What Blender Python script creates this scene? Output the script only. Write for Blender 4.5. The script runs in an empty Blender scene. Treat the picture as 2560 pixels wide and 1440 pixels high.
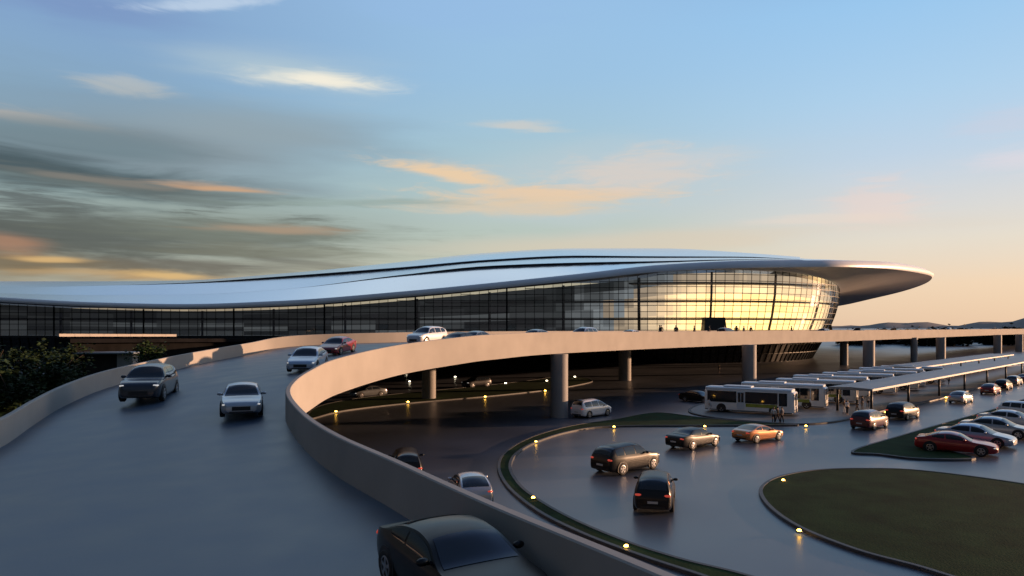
import bpy, bmesh, math, random
from mathutils import Vector, Matrix
from mathutils.bvhtree import BVHTree
from mathutils.geometry import delaunay_2d_cdt
R_ = math.radians
SC = bpy.context.scene
COL = SC.collection
random.seed(11)
F, HZ, CX, CAMZ = 1800.0, 817.0, 1280.0, 9.0
SUN_AZ, SUN_EL = 77.0, 4.6        # degrees, azimuth measured from +Y towards +X

# ------------------------------------------------------------------ helpers
def pt(x, y, s):
    """photo point at a distance where one metre spans s pixels"""
    return Vector(((x-CX)/s, F/s, CAMZ-(y-HZ)/s))
def gnd(x, y, z=0.0):
    s = (y-HZ)/(CAMZ-z)
    return Vector(((x-CX)/s, F/s, z))
def srgb(r, g, b):
    f = lambda c: (c/12.92 if c <= .04045 else ((c+.055)/1.055)**2.4)
    return (f(r/255), f(g/255), f(b/255), 1)
def catmull(pts, n=8, closed=False):
    out = []; m = len(pts)
    rng = range(m if closed else m-1)
    for i in rng:
        if closed:
            p0, p1, p2, p3 = pts[i-1], pts[i], pts[(i+1) % m], pts[(i+2) % m]
        else:
            p1, p2 = pts[i], pts[i+1]
            p0 = pts[i-1] if i > 0 else p1*2-p2
            p3 = pts[i+2] if i+2 < m else p2*2-p1
        for k in range(n):
            t = k/n
            out.append(.5*((2*p1)+(p2-p0)*t+(2*p0-5*p1+4*p2-p3)*t*t+(3*p1-p0-3*p2+p3)*t**3))
    if not closed: out.append(pts[-1].copy())
    return out
def interp(keys, x):
    if x <= keys[0][0]: return keys[0][1]
    for (a, va), (b, vb) in zip(keys, keys[1:]):
        if x <= b:
            return va+(vb-va)*(x-a)/(b-a)
    return keys[-1][1]
def hermite(keys, x):
    n = len(keys)
    if x <= keys[0][0]: return keys[0][1]
    if x >= keys[-1][0]: return keys[-1][1]
    sl = [(keys[i+1][1]-keys[i][1])/(keys[i+1][0]-keys[i][0]) for i in range(n-1)]
    def tan(i):
        if i == 0: return sl[0]
        if i == n-1: return sl[-1]
        if sl[i-1]*sl[i] <= 0: return 0
        return 2*sl[i-1]*sl[i]/(sl[i-1]+sl[i])
    for i in range(n-1):
        a, va = keys[i]; b, vb = keys[i+1]
        if x <= b:
            h = b-a; t = (x-a)/h
            return va*(2*t**3-3*t*t+1)+tan(i)*h*(t**3-2*t*t+t)+vb*(-2*t**3+3*t*t)+tan(i+1)*h*(t**3-t*t)

def obj(name, bm, mats, parent=None, smooth=False, loc=None):
    me = bpy.data.meshes.new(name)
    bmesh.ops.recalc_face_normals(bm, faces=bm.faces) if smooth != 'keep' else None
    bm.to_mesh(me); bm.free()
    for m in (mats if isinstance(mats, (list, tuple)) else [mats]): me.materials.append(m)
    if smooth:
        for p in me.polygons: p.use_smooth = True
    o = bpy.data.objects.new(name, me); COL.objects.link(o)
    if parent: o.parent = parent
    if loc: o.location = loc
    return o
def auto_smooth(o, ang=35):
    me = o.data
    for p in me.polygons: p.use_smooth = True
    me.set_sharp_from_angle(angle=R_(ang))
    return o
def tag(o, label=None, cat=None, group=None, kind=None):
    if label: o['label'] = label
    if cat: o['category'] = cat
    if group: o['group'] = group
    if kind: o['kind'] = kind
    return o
def thing(name, label, cat, loc=(0, 0, 0), rz=0, group=None):
    o = bpy.data.objects.new(name, None); COL.objects.link(o)
    o.location = loc; o.rotation_euler = (0, 0, rz); o.empty_display_size = .3
    return tag(o, label, cat, group)
def copy_tree(o, parent=None):
    c = o.copy(); COL.objects.link(c)
    if parent: c.parent = parent
    for ch in list(o.children): copy_tree(ch, c)
    return c
def box(bm, lo, hi, mi=0, M=None):
    vs = []
    for x in (lo[0], hi[0]):
        for y in (lo[1], hi[1]):
            for z in (lo[2], hi[2]):
                v = Vector((x, y, z))
                vs.append(bm.verts.new(M @ v if M else v))
    for a in ((0, 1, 3, 2), (4, 6, 7, 5), (0, 4, 5, 1), (2, 3, 7, 6), (0, 2, 6, 4), (1, 5, 7, 3)):
        f = bm.faces.new([vs[i] for i in a]); f.material_index = mi
    return vs
def bar(bm, a, b, w, d=None, mi=0, up=Vector((0, 0, 1))):
    """square bar from a to b"""
    d = d or w
    t = (b-a); L = t.length
    if L < 1e-6: return
    t /= L
    u = t.cross(up)
    if u.length < 1e-4: u = t.cross(Vector((1, 0, 0)))
    u.normalize(); v = u.cross(t)
    M = Matrix((( u.x, t.x, v.x, a.x), (u.y, t.y, v.y, a.y), (u.z, t.z, v.z, a.z), (0, 0, 0, 1)))
    box(bm, (-w/2, 0, -d/2), (w/2, L, d/2), mi, M)
def tube(bm, pts, rads, n=8, mi=0, caps=True):
    rings = []
    for i, p in enumerate(pts):
        a = pts[max(i-1, 0)]; b = pts[min(i+1, len(pts)-1)]
        t = (b-a).normalized()
        u = t.cross(Vector((0, 0, 1)))
        if u.length < 1e-3: u = Vector((1, 0, 0))
        u.normalize(); v = t.cross(u)
        rings.append([bm.verts.new(p+(u*math.cos(k*2*math.pi/n)+v*math.sin(k*2*math.pi/n))*rads[i]) for k in range(n)])
    for r, q in zip(rings, rings[1:]):
        for k in range(n):
            f = bm.faces.new((r[k], r[(k+1) % n], q[(k+1) % n], q[k])); f.material_index = mi
    if caps:
        for r in (rings[0], rings[-1]):
            f = bm.faces.new(r); f.material_index = mi
def ellipsoid(bm, c, r, n=10, m=6, mi=0):
    M = Matrix.Translation(c) @ Matrix.Diagonal((r[0], r[1], r[2], 1))
    res = bmesh.ops.create_uvsphere(bm, u_segments=n, v_segments=m, radius=1, matrix=M)
    for f in {f for v in res['verts'] for f in v.link_faces}: f.material_index = mi
def lathe_y(bm, prof, n=20, mi=0, cy=0):
    """revolve (radius, y) profile about the local Y axis"""
    rings = [[bm.verts.new((r*math.cos(2*math.pi*k/n), cy+y, r*math.sin(2*math.pi*k/n))) for k in range(n)] for r, y in prof]
    for a, b in zip(rings, rings[1:]):
        for k in range(n):
            f = bm.faces.new((a[k], a[(k+1) % n], b[(k+1) % n], b[k])); f.material_index = mi
    for r in (rings[0], rings[-1]):
        if prof[rings.index(r)][0] > 1e-4:
            f = bm.faces.new(r); f.material_index = mi
def grid_faces(bm, rows, mi=0, closed=False):
    """rows of Vectors -> quad sheet; mi can be a function of (row, column)"""
    V = [[bm.verts.new(p) for p in r] for r in rows]
    for i in range(len(V)-1):
        n = len(V[i])
        for j in range(n if closed else n-1):
            q = (V[i][j], V[i][(j+1) % n], V[i+1][(j+1) % n], V[i+1][j])
            try:
                f = bm.faces.new(q); f.material_index = mi(i, j) if callable(mi) else mi
            except ValueError: pass
    return V
def polygon_slab(bm, outline, z0, z1, mi=0):
    n = len(outline)
    co, _, fc, *_r = delaunay_2d_cdt([p.xy for p in outline], [(k, (k+1) % n) for k in range(n)], [], 1, 1e-4)
    top = [bm.verts.new((p.x, p.y, z1)) for p in co]
    for f in fc:
        try:
            g = bm.faces.new([top[k] for k in f]); g.material_index = mi
            g.normal_update()
            if g.normal.z < 0: g.normal_flip()
        except ValueError: pass
    a = [bm.verts.new((p.x, p.y, z1)) for p in outline]; c = [bm.verts.new((p.x, p.y, z0)) for p in outline]
    for k in range(n):
        bm.faces.new((a[k], a[(k+1) % n], c[(k+1) % n], c[k])).material_index = mi
def offset_path(path, d, closed=False):
    out = []
    n = len(path)
    for i, p in enumerate(path):
        a = path[(i-1) % n] if closed or i > 0 else p
        b = path[(i+1) % n] if closed or i < n-1 else p
        t = Vector((b.x-a.x, b.y-a.y, 0)).normalized()
        out.append(Vector((p.x-t.y*d, p.y+t.x*d, p.z)))
    return out

# ------------------------------------------------------------------ materials
def mat(name, col, rough=.5, metal=0.0, noise=0.0, nscale=3.0, spec=.5, bump=0.0, bscale=40.0, emis=None, estr=0, col2=None, coat=0.0, rvar=0.0, stretch=None, ior=None):
    m = bpy.data.materials.new(name); m.use_nodes = True
    nt = m.node_tree; b = nt.nodes['Principled BSDF']
    c = tuple(col[:3])+(1,)
    b.inputs['Base Color'].default_value = c
    b.inputs['Roughness'].default_value = rough
    b.inputs['Metallic'].default_value = metal
    b.inputs['Specular IOR Level'].default_value = spec
    if ior: b.inputs['IOR'].default_value = ior
    if coat:
        b.inputs['Coat Weight'].default_value = coat; b.inputs['Coat Roughness'].default_value = .06
    if emis:
        b.inputs['Emission Color'].default_value = tuple(emis[:3])+(1,); b.inputs['Emission Strength'].default_value = estr
    if noise or rvar or bump:
        tc = nt.nodes.new('ShaderNodeTexCoord'); vec = tc.outputs['Object']
        if stretch:
            mp = nt.nodes.new('ShaderNodeMapping'); mp.inputs['Scale'].default_value = stretch
            nt.links.new(vec, mp.inputs[0]); vec = mp.outputs[0]
        nz = nt.nodes.new('ShaderNodeTexNoise'); nz.inputs['Scale'].default_value = nscale; nz.inputs['Detail'].default_value = 6
        nt.links.new(vec, nz.inputs['Vector'])
    if noise:
        mx = nt.nodes.new('ShaderNodeMix'); mx.data_type = 'RGBA'
        d = tuple(col2[:3])+(1,) if col2 else tuple(v*(1-noise) for v in c[:3])+(1,)
        u = c if col2 else tuple(min(1, v*(1+noise)) for v in c[:3])+(1,)
        mx.inputs[6].default_value = d; mx.inputs[7].default_value = u
        mr = nt.nodes.new('ShaderNodeMapRange'); mr.inputs[1].default_value = .3; mr.inputs[2].default_value = .7
        nt.links.new(nz.outputs['Fac'], mr.inputs[0]); nt.links.new(mr.outputs[0], mx.inputs[0])
        nt.links.new(mx.outputs[2], b.inputs['Base Color'])
    if rvar:
        mr = nt.nodes.new('ShaderNodeMapRange'); mr.inputs[1].default_value = .3; mr.inputs[2].default_value = .7
        mr.inputs[3].default_value = max(.02, rough-rvar); mr.inputs[4].default_value = rough+rvar
        nt.links.new(nz.outputs['Fac'], mr.inputs[0]); nt.links.new(mr.outputs[0], b.inputs['Roughness'])
    if bump:
        n2 = nt.nodes.new('ShaderNodeTexNoise'); n2.inputs['Scale'].default_value = bscale; n2.inputs['Detail'].default_value = 4
        nt.links.new(vec, n2.inputs['Vector'])
        bp = nt.nodes.new('ShaderNodeBump'); bp.inputs['Strength'].default_value = bump; bp.inputs['Distance'].default_value = .02
        nt.links.new(n2.outputs['Fac'], bp.inputs['Height']); nt.links.new(bp.outputs[0], b.inputs['Normal'])
    return m
M = {}
M['asphalt'] = mat('asphalt', (.070, .082, .106), .36, noise=.2, nscale=.12, rvar=.05, bump=.05, bscale=6, spec=.7)
M['ramp_asphalt'] = mat('ramp asphalt', (.070, .100, .140), .42, noise=.2, nscale=.5, rvar=.06, bump=.10, bscale=8, spec=.6)
M['paving'] = mat('pale paving', (.17, .165, .155), .5, noise=.12, nscale=.6)
M['kerb'] = mat('kerb stone', (.055, .056, .058), .6, noise=.2, nscale=2)
M['grass'] = mat('mown grass', (.017, .036, .011), .95, noise=.4, nscale=.5, spec=.1, bump=.6, bscale=9)
M['concrete'] = mat('painted concrete', (.40, .375, .338), .8, noise=.07, nscale=.45, spec=.12, bump=.05, bscale=3)
M['column'] = mat('grey concrete', (.29, .285, .28), .6, noise=.06, nscale=.6, spec=.3)
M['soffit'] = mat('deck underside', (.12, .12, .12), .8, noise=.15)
M['roof'] = mat('white roof metal', (.93, .94, .95), .20, metal=.85, noise=.03, nscale=.06, spec=.6, stretch=(1, .2, 1))
M['rim'] = mat('white roof rim', (.85, .85, .84), .35, noise=.03, nscale=.2)
M['ceiling'] = mat('roof soffit', (.80, .78, .76), .55, noise=.05, nscale=.2)
M['step_shade'] = mat('roof step painted shade', (.11, .13, .17), .3, spec=.5)  # dark risers paint in the shadow lines between the roof layers
M['mullion'] = mat('dark mullion', (.006, .006, .007), .5, spec=.2)
M['glass_dark'] = mat('dark glass', (.022, .026, .032), .07, ior=1.62, noise=.8, nscale=1.3)
M['glass_mid'] = mat('grey glass', (.05, .06, .07), .10, ior=1.62, noise=.7, nscale=.7, emis=(.7, .85, 1), estr=.008)
M['glass_pale'] = mat('glass before blinds', (.28, .29, .28), .16, ior=1.6, noise=.7, nscale=1.6, emis=(.9, .95, .9), estr=.028)
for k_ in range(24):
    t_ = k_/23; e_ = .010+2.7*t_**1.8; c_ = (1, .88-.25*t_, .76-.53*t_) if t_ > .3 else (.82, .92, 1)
    M['hall%d' % k_] = mat('hall wall painted glow %d' % k_, (.05+.1*t_, .05+.09*t_, .05+.07*t_), .8, noise=.5, nscale=.35, emis=c_, estr=e_, spec=.1)  # graded emission paints the golden interior glow onto the wall itself
M['floor_edge'] = mat('inner floors', (.10, .09, .08), .6)
for k_ in range(4):
    m_ = bpy.data.materials.new('clear facade glass %d' % k_); m_.use_nodes = True; n_ = m_.node_tree; n_.nodes.clear()
    o_ = n_.nodes.new('ShaderNodeOutputMaterial'); mx_ = n_.nodes.new('ShaderNodeMixShader'); tr_ = n_.nodes.new('ShaderNodeBsdfTransparent'); gl_ = n_.nodes.new('ShaderNodeBsdfGlossy'); fr_ = n_.nodes.new('ShaderNodeFresnel')
    v_ = (.62, .68, .74, .82)[k_]; tr_.inputs[0].default_value = (v_, v_*.985, v_*.95, 1)
    gl_.inputs['Roughness'].default_value = .04; gl_.inputs[0].default_value = (.9, .95, 1, 1); fr_.inputs[0].default_value = (2.2, 2.0, 1.9, 1.8)[k_]
    n_.links.new(fr_.outputs[0], mx_.inputs[0]); n_.links.new(tr_.outputs[0], mx_.inputs[1]); n_.links.new(gl_.outputs[0], mx_.inputs[2]); n_.links.new(mx_.outputs[0], o_.inputs[0])
    M['pane%d' % k_] = m_
M['base_wall'] = mat('lower storey wall', (.04, .038, .036), .8, noise=.2, nscale=.3, spec=.1)
M['black'] = mat('black plastic', (.012, .012, .013), .5)
M['matt_dark'] = mat('matt concrete painted as shade', (.010, .010, .011), .95, spec=.03, noise=.3, nscale=.4)  # near-black base colour, stands in for shade on the retaining wall
M['tyre'] = mat('tyre rubber', (.014, .014, .014), .8)
M['rim_metal'] = mat('wheel alloy', (.42, .42, .43), .3, metal=.8)
M['carglass'] = mat('car glass', (.012, .016, .022), .05, ior=1.6)
M['headlamp'] = mat('headlamp lens', (.7, .72, .75), .12, emis=(1, .96, .9), estr=.35)
M['tail'] = mat('tail lamp', (.35, .01, .01), .2, emis=(1, .12, .07), estr=.28)
M['plate'] = mat('number plate', (.5, .5, .48), .5)
def paint(name, c, metal=.1, rough=.28): return mat(name, c, rough, metal=metal, coat=.6, noise=.03, nscale=2)
P = dict(white=paint('white paint', (.72, .73, .74)), silver=paint('silver paint', (.42, .45, .48), .5), black=mat('black paint', (.005, .005, .006), .32, spec=.35),
         navy=paint('dark blue paint', (.022, .028, .042), .3), red=paint('dark red paint', (.22, .015, .018)), scarlet=paint('red paint', (.34, .018, .022)),
         orange=paint('copper paint', (.58, .22, .07), .4), grey=paint('grey paint', (.16, .175, .19), .4), blue=paint('pale blue paint', (.40, .48, .58), .4),
         maroon=paint('maroon paint', (.09, .012, .012)))
M['bus_white'] = mat('bus white', (.84, .85, .82), .35, coat=.4)
M['bus_roof'] = mat('bus roof', (.62, .68, .72), .4)
M['bus_band'] = mat('bus band', (.30, .34, .04), .45, noise=.25, nscale=2.2)
M['canopy'] = mat('canopy metal', (.20, .235, .26), .5, metal=.1, noise=.08, nscale=.4)
M['post'] = mat('dark post', (.03, .03, .033), .5)
M['lamp'] = mat('warm lamp lens', (.9, .7, .3), .3, emis=(1, .52, .07), estr=16)
M['lampw'] = mat('white lamp lens', (.9, .88, .8), .3, emis=(1, .85, .6), estr=7)
M['skin'] = mat('skin', (.42, .26, .18), .6)
M['hair'] = mat('hair', (.012, .01, .009), .6)
CL = {k: mat(k+' cloth', v, .85) for k, v in dict(white=(.7, .7, .68), dark=(.02, .022, .03), grey=(.2, .2, .21), brown=(.16, .09, .05), blue=(.06, .09, .17)).items()}
M['bark'] = mat('bark', (.055, .042, .032), .9, noise=.3)
def leafmat(name, a, b):
    return mat(name, a, .75, noise=.5, nscale=.9, col2=b, spec=.2)
M['leaf'] = leafmat('leaves', (.020, .042, .012), (.008, .018, .006))
M['leaf2'] = leafmat('bright leaves', (.034, .072, .014), (.012, .028, .008))
M['leaf_far'] = leafmat('far leaves', (.022, .026, .018), (.012, .014, .011))
M['hill'] = mat('hill', (.20, .18, .17), 1, noise=.1, nscale=.01)

# ------------------------------------------------------------------ camera
cd = bpy.data.cameras.new('camera'); cam = bpy.data.objects.new('camera', cd); COL.objects.link(cam)
cam.location = (0, 0, CAMZ); cam.rotation_euler = (R_(90), 0, 0)
cd.lens = 36*F/2560; cd.sensor_width = 36; cd.shift_y = (HZ-720)/2560; cd.clip_end = 20000; cd.clip_start = .1
SC.camera = cam

# ------------------------------------------------------------------ sun and sky
sl = bpy.data.lights.new('sun', 'SUN'); so = bpy.data.objects.new('sun', sl); COL.objects.link(so)
sl.energy = 5.0; sl.angle = R_(.5); sl.color = (1, .57, .33)
sd = Vector((math.sin(R_(SUN_AZ))*math.cos(R_(SUN_EL)), math.cos(R_(SUN_AZ))*math.cos(R_(SUN_EL)), math.sin(R_(SUN_EL))))
so.rotation_euler = sd.to_track_quat('Z', 'Y').to_euler()
W = bpy.data.worlds.new('World'); SC.world = W; W.use_nodes = True
nt = W.node_tree; bg = nt.nodes['Background']; bg.inputs[1].default_value = .1
def N(t, **k):
    n = nt.nodes.new(t)
    for a, v in k.items(): setattr(n, a, v)
    return n
def L(a, b): nt.links.new(a, b)
def inp(sock, v):
    if hasattr(v, 'links') or hasattr(v, 'is_output'): L(v, sock)
    else: sock.default_value = v
def ma(op, a, b=None, c=None, clamp=False):
    n = N('ShaderNodeMath', operation=op, use_clamp=clamp)
    inp(n.inputs[0], a)
    if b is not None: inp(n.inputs[1], b)
    if c is not None: inp(n.inputs[2], c)
    return n.outputs[0]
def sstep(x, a, b):
    n = N('ShaderNodeMapRange', interpolation_type='SMOOTHSTEP'); inp(n.inputs[0], x)
    n.inputs[1].default_value = a; n.inputs[2].default_value = b
    return n.outputs[0]
def mixc(f, a, b):
    n = N('ShaderNodeMix', data_type='RGBA'); inp(n.inputs[0], f); inp(n.inputs[6], a); inp(n.inputs[7], b)
    return n.outputs[2]
sky = N('ShaderNodeTexSky', sky_type='NISHITA'); sky.sun_disc = False
sky.sun_elevation = R_(SUN_EL); sky.sun_rotation = R_(SUN_AZ)
tc = N('ShaderNodeTexCoord'); sx = N('ShaderNodeSeparateXYZ'); L(tc.outputs['Generated'], sx.inputs[0])
az = ma('ARCTAN2', sx.outputs[0], sx.outputs[1])
el = ma('ARCSINE', ma('MAXIMUM', ma('MINIMUM', sx.outputs[2], 1), -1))
elc = ma('MAXIMUM', el, 0)
eld = ma('MULTIPLY', elc, 180/math.pi)
fac = ma('DIVIDE', eld, ma('ADD', eld, 20))
def ramp(stops):
    r = N('ShaderNodeValToRGB'); e = r.color_ramp.elements
    pos = [d/(d+20) for d, _ in stops]
    while len(e) < len(stops): e.new(.5)
    for i, (d, c) in enumerate(stops):
        e[i].position = pos[i]; e[i].color = srgb(*c)
    L(fac, r.inputs[0]); return r.outputs[0]
right = ramp([(0, (238, 200, 164)), (3, (247, 214, 180)), (6, (234, 222, 206)), (9, (216, 218, 222)), (12, (190, 213, 236)), (16, (168, 210, 244)), (22, (143, 200, 247)), (32, (104, 160, 222)), (60, (60, 104, 178)), (90, (48, 88, 160))])
mid = ramp([(0, (226, 198, 156)), (4, (206, 202, 176)), (7, (184, 198, 186)), (10, (174, 198, 198)), (14, (160, 198, 216)), (19, (146, 194, 232)), (25, (142, 192, 238)), (29, (196, 224, 250)), (40, (216, 236, 254)), (50, (120, 168, 226)), (60, (56, 98, 172)), (90, (48, 88, 160))])  # mid and left: bright band high up, added to brighten the roof's reflection
left = ramp([(0, (188, 156, 120)), (3.5, (158, 156, 138)), (6, (152, 164, 156)), (10, (138, 170, 176)), (15, (122, 166, 198)), (20, (112, 158, 206)), (25, (116, 160, 210)), (29, (198, 224, 248)), (40, (216, 236, 254)), (50, (96, 142, 206)), (60, (52, 90, 164)), (90, (48, 88, 160))])
colr = mixc(sstep(az, -.55, .02), left, mid)
colr = mixc(sstep(az, .0, .52), colr, right)
def n_noise(sx_, sy_, detail=5, rough=.55, off=0.0, dist=0.0):
    cmb = N('ShaderNodeCombineXYZ'); inp(cmb.inputs[0], ma('MULTIPLY', az, sx_)); inp(cmb.inputs[1], ma('MULTIPLY', el, sy_)); cmb.inputs[2].default_value = off
    nz = N('ShaderNodeTexNoise'); nz.inputs['Detail'].default_value = detail; nz.inputs['Roughness'].default_value = rough; nz.inputs['Scale'].default_value = 1
    nz.inputs['Distortion'].default_value = dist
    L(cmb.outputs[0], nz.inputs['Vector']); return nz.outputs['Fac']
nz_fine = n_noise(9, 110, 6, .6, 3.0, .4)
nz_mid = n_noise(5, 42, 5, .55, 7.3, .5)
nz_wide = n_noise(3.2, 20, 4, .5, 1.7, .3)
def ang(x, y):
    a = math.atan((x-CX)/F); return a, math.atan((HZ-y)/F*math.cos(a))
nz_wisp = n_noise(13, 72, 6, .62, 11.0, 1.2)
elw = ma('ADD', el, ma('MULTIPLY', ma('SUBTRACT', nz_wide, .5), .030))
elw = ma('ADD', elw, ma('MULTIPLY', ma('SUBTRACT', nz_mid, .5), .012))
def blob(base, x, y, wx, wy, c, op, amp=1.0, tilt=0.0, soft=.9, noise=None, extra=None, asym=1):
    a0, e0 = ang(x, y); wa = wx/F*math.cos(a0)**2; we = wy/F*math.cos(a0)
    da = ma('SUBTRACT', az, a0)
    de = ma('SUBTRACT', ma('SUBTRACT', elw, e0), ma('MULTIPLY', da, tilt))
    if asym != 1: de = ma('ADD', ma('MAXIMUM', de, 0), ma('MULTIPLY', ma('MINIMUM', de, 0), asym))
    q = ma('ADD', ma('POWER', ma('ABSOLUTE', ma('DIVIDE', da, wa)), 2), ma('POWER', ma('ABSOLUTE', ma('DIVIDE', de, we)), 2))
    g = ma('EXPONENT', ma('MULTIPLY', q, -1.1))
    d = ma('ADD', g, ma('MULTIPLY', ma('SUBTRACT', noise or nz_wisp, .5), amp*1.5))
    m = ma('MULTIPLY', ma('MULTIPLY', sstep(d, .08, 1.0), op), ma('MINIMUM', ma('MULTIPLY', g, 6), 1))
    if extra is not None: m = ma('MULTIPLY', m, extra)
    return mixc(m, base, srgb(*c))
strk = sstep(nz_fine, .40, .62)
strk2 = sstep(nz_mid, .42, .62)
c = mixc(.16, colr, srgb(206, 210, 208))
# pale veils and the grey-blue bank of the upper left
c = blob(c, 300, 330, 900, 150, (128, 152, 172), .55, 1.0, 0, 1.4, nz_wide)
c = blob(c, 150, 10, 420, 60, (122, 148, 196), .7, .9, 0, 1.2, nz_wide)
c = blob(c, 520, 6, 200, 26, (206, 222, 240), .7, .7, .2, asym=1.7)
c = blob(c, 790, 212, 190, 34, (246, 240, 224), .95, .75, -.02, 1.0, asym=1.7)
c = blob(c, 720, 190, 330, 62, (190, 208, 214), .6, 1.0, -.04, 1.5, nz_wide)
c = blob(c, 800, 214, 120, 20, (255, 246, 226), .8, .5, -.02, asym=1.7)
c = blob(c, 310, 214, 130, 20, (196, 196, 190), .6, .8)
c = blob(c, 130, 312, 260, 26, (205, 190, 175), .75, .8, -.02, asym=1.7)
c = blob(c, 1290, 320, 120, 16, (226, 212, 194), .55, .7, -.05, asym=1.7)
c = blob(c, 1150, 22, 320, 46, (152, 190, 232), .5, 1, 0, 1.3, nz_wide)
# dark bank of stretched cloud at the left
c = blob(c, 420, 372, 560, 92, (140, 154, 162), .85, .5, .03, 1.0, nz_wide)
c = blob(c, 640, 330, 330, 70, (152, 168, 176), .6, .6, .02, 1.0, nz_wide)
c = blob(c, 160, 360, 420, 56, (112, 126, 134), .7, .8, .02, 1.0, nz_mid)
c = blob(c, 460, 560, 620, 110, (146, 156, 148), .6, .5, 0, 1.0, nz_wide)
c = blob(c, 120, 345, 560, 55, (112, 134, 144), .65, 1.1, 0, 1.2, nz_wide)
c = blob(c, 60, 438, 560, 58, (70, 86, 94), 1.0, 1.1, -.02, 1.2, nz_mid)
c = blob(c, 320, 470, 560, 26, (104, 112, 110), .7, .9, 0, 1.0, nz_fine)
c = blob(c, 60, 560, 760, 90, (92, 100, 102), .9, 1.7, 0, 1.2, nz_fine, strk)
c = blob(c, 250, 600, 640, 60, (80, 84, 84), .9, 1.5, .02, 1.0, nz_mid)
c = blob(c, 620, 580, 420, 40, (122, 128, 118), .7, 1.0, 0, 1.0, nz_fine)
c = blob(c, 700, 632, 360, 22, (128, 128, 114), .6, 1.0, 0, 1.0, nz_fine)
c = blob(c, 520, 672, 460, 26, (106, 102, 96), .9, 1.3, 0, 1.0, nz_mid)
c = blob(c, 40, 660, 300, 40, (118, 100, 78), .8, .9, 0, 1.0, nz_mid)
# strips lit from below
c = blob(c, 545, 462, 170, 12, (214, 168, 128), .85, .7, 0, .9, nz_fine)
c = blob(c, 250, 455, 260, 14, (150, 136, 124), .45, .8, 0, .9, nz_fine)
c = blob(c, 20, 612, 110, 26, (190, 138, 108), .6, .9, -.05, 1.0, nz_mid)
c = blob(c, 690, 572, 200, 11, (180, 150, 124), .7, .8, .02, .9, nz_fine)
c = blob(c, 120, 648, 110, 11, (228, 186, 126), .8, .6, 0, .8, nz_fine)
c = blob(c, 330, 692, 300, 13, (206, 168, 118), .6, .8, 0, 1.0, nz_fine)
c = blob(c, 410, 690, 120, 10, (232, 190, 126), .7, .8)
# cream clouds over the roof
c = blob(c, 1560, 450, 480, 110, (196, 208, 214), .55, 1.1, 0, 1.5, nz_wide)
c = blob(c, 1130, 440, 190, 32, (240, 208, 170), .95, .9, -.14, 1.1, asym=1.7)
c = blob(c, 1390, 488, 290, 30, (238, 206, 172), .95, .9, 0, 1.1, asym=1.7)
c = blob(c, 1280, 508, 300, 24, (226, 204, 176), .8, .9, 0, 1.1)
c = blob(c, 1600, 425, 210, 52, (226, 210, 198), .7, 1.1, .03, 1.3)
c = blob(c, 1750, 392, 160, 18, (206, 210, 214), .5, .9, .0, 1.2, nz_fine)
c = blob(c, 900, 505, 320, 12, (150, 168, 162), .6, .9, .04, 1.0, nz_fine)
c = blob(c, 1650, 602, 560, 32, (226, 206, 182), .55, .9, .02, 1.4, nz_wide)
c = blob(c, 2190, 505, 130, 56, (240, 214, 204), .55, 1.0, 0, 1.4)
c = blob(c, 2060, 545, 260, 14, (236, 218, 204), .5, .9, .03, 1.2, nz_fine)
c = blob(c, 2540, 400, 140, 30, (226, 218, 226), .6, .9)
c = blob(c, 2540, 300, 160, 44, (206, 208, 224), .45, 1)
# the sky away from the photograph's direction: dimmer in the east, glowing where the sun stands
sv = N('ShaderNodeCombineXYZ'); sv.inputs[0].default_value, sv.inputs[1].default_value, sv.inputs[2].default_value = sd
dp = N('ShaderNodeVectorMath', operation='DOT_PRODUCT'); L(tc.outputs['Generated'], dp.inputs[0]); L(sv.outputs[0], dp.inputs[1])
dot = ma('MAXIMUM', dp.outputs['Value'], 0)
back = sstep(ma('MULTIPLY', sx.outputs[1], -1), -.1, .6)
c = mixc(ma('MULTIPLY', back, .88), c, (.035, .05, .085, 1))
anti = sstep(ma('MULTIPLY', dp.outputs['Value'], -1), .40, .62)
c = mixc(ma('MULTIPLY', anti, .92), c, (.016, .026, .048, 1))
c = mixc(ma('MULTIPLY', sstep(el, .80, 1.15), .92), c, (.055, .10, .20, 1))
g1 = ma('MULTIPLY', ma('POWER', dot, 16), .8); g2 = ma('MULTIPLY', ma('POWER', dot, 90), 5.0)
gl = ma('ADD', g1, g2)
gc = N('ShaderNodeMix', data_type='RGBA', blend_type='ADD'); gc.inputs[0].default_value = 1
gv = N('ShaderNodeCombineColor'); L(ma('MULTIPLY', gl, 1.0), gv.inputs[0]); L(ma('MULTIPLY', gl, .60), gv.inputs[1]); L(ma('MULTIPLY', gl, .22), gv.inputs[2])
L(c, gc.inputs[6]); L(gv.outputs[0], gc.inputs[7])
up = N('ShaderNodeVectorMath', operation='SCALE'); L(gc.outputs[2], up.inputs[0]); up.inputs['Scale'].default_value = 10/1.275*1.04
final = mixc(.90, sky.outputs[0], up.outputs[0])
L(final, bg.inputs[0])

# ------------------------------------------------------------------ render settings
SC.view_settings.view_transform = 'Standard'; SC.view_settings.look = 'None'; SC.view_settings.exposure = .35; SC.view_settings.gamma = 1
SC.cycles.use_denoising = True
SC.cycles.max_bounces = 6; SC.cycles.diffuse_bounces = 3; SC.cycles.glossy_bounces = 3; SC.cycles.transmission_bounces = 2
SC.cycles.sample_clamp_indirect = 4
SC.cycles.caustics_reflective = False

# ------------------------------------------------------------------ ground
bm = bmesh.new()
grid_faces(bm, [[Vector((x, y, 0)) for x in (-6000, -300, -60, 60, 300, 6000)] for y in (-600, -20, 60, 160, 400, 9000)])
tag(obj('ground', bm, M['asphalt']), kind='structure')

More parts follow.
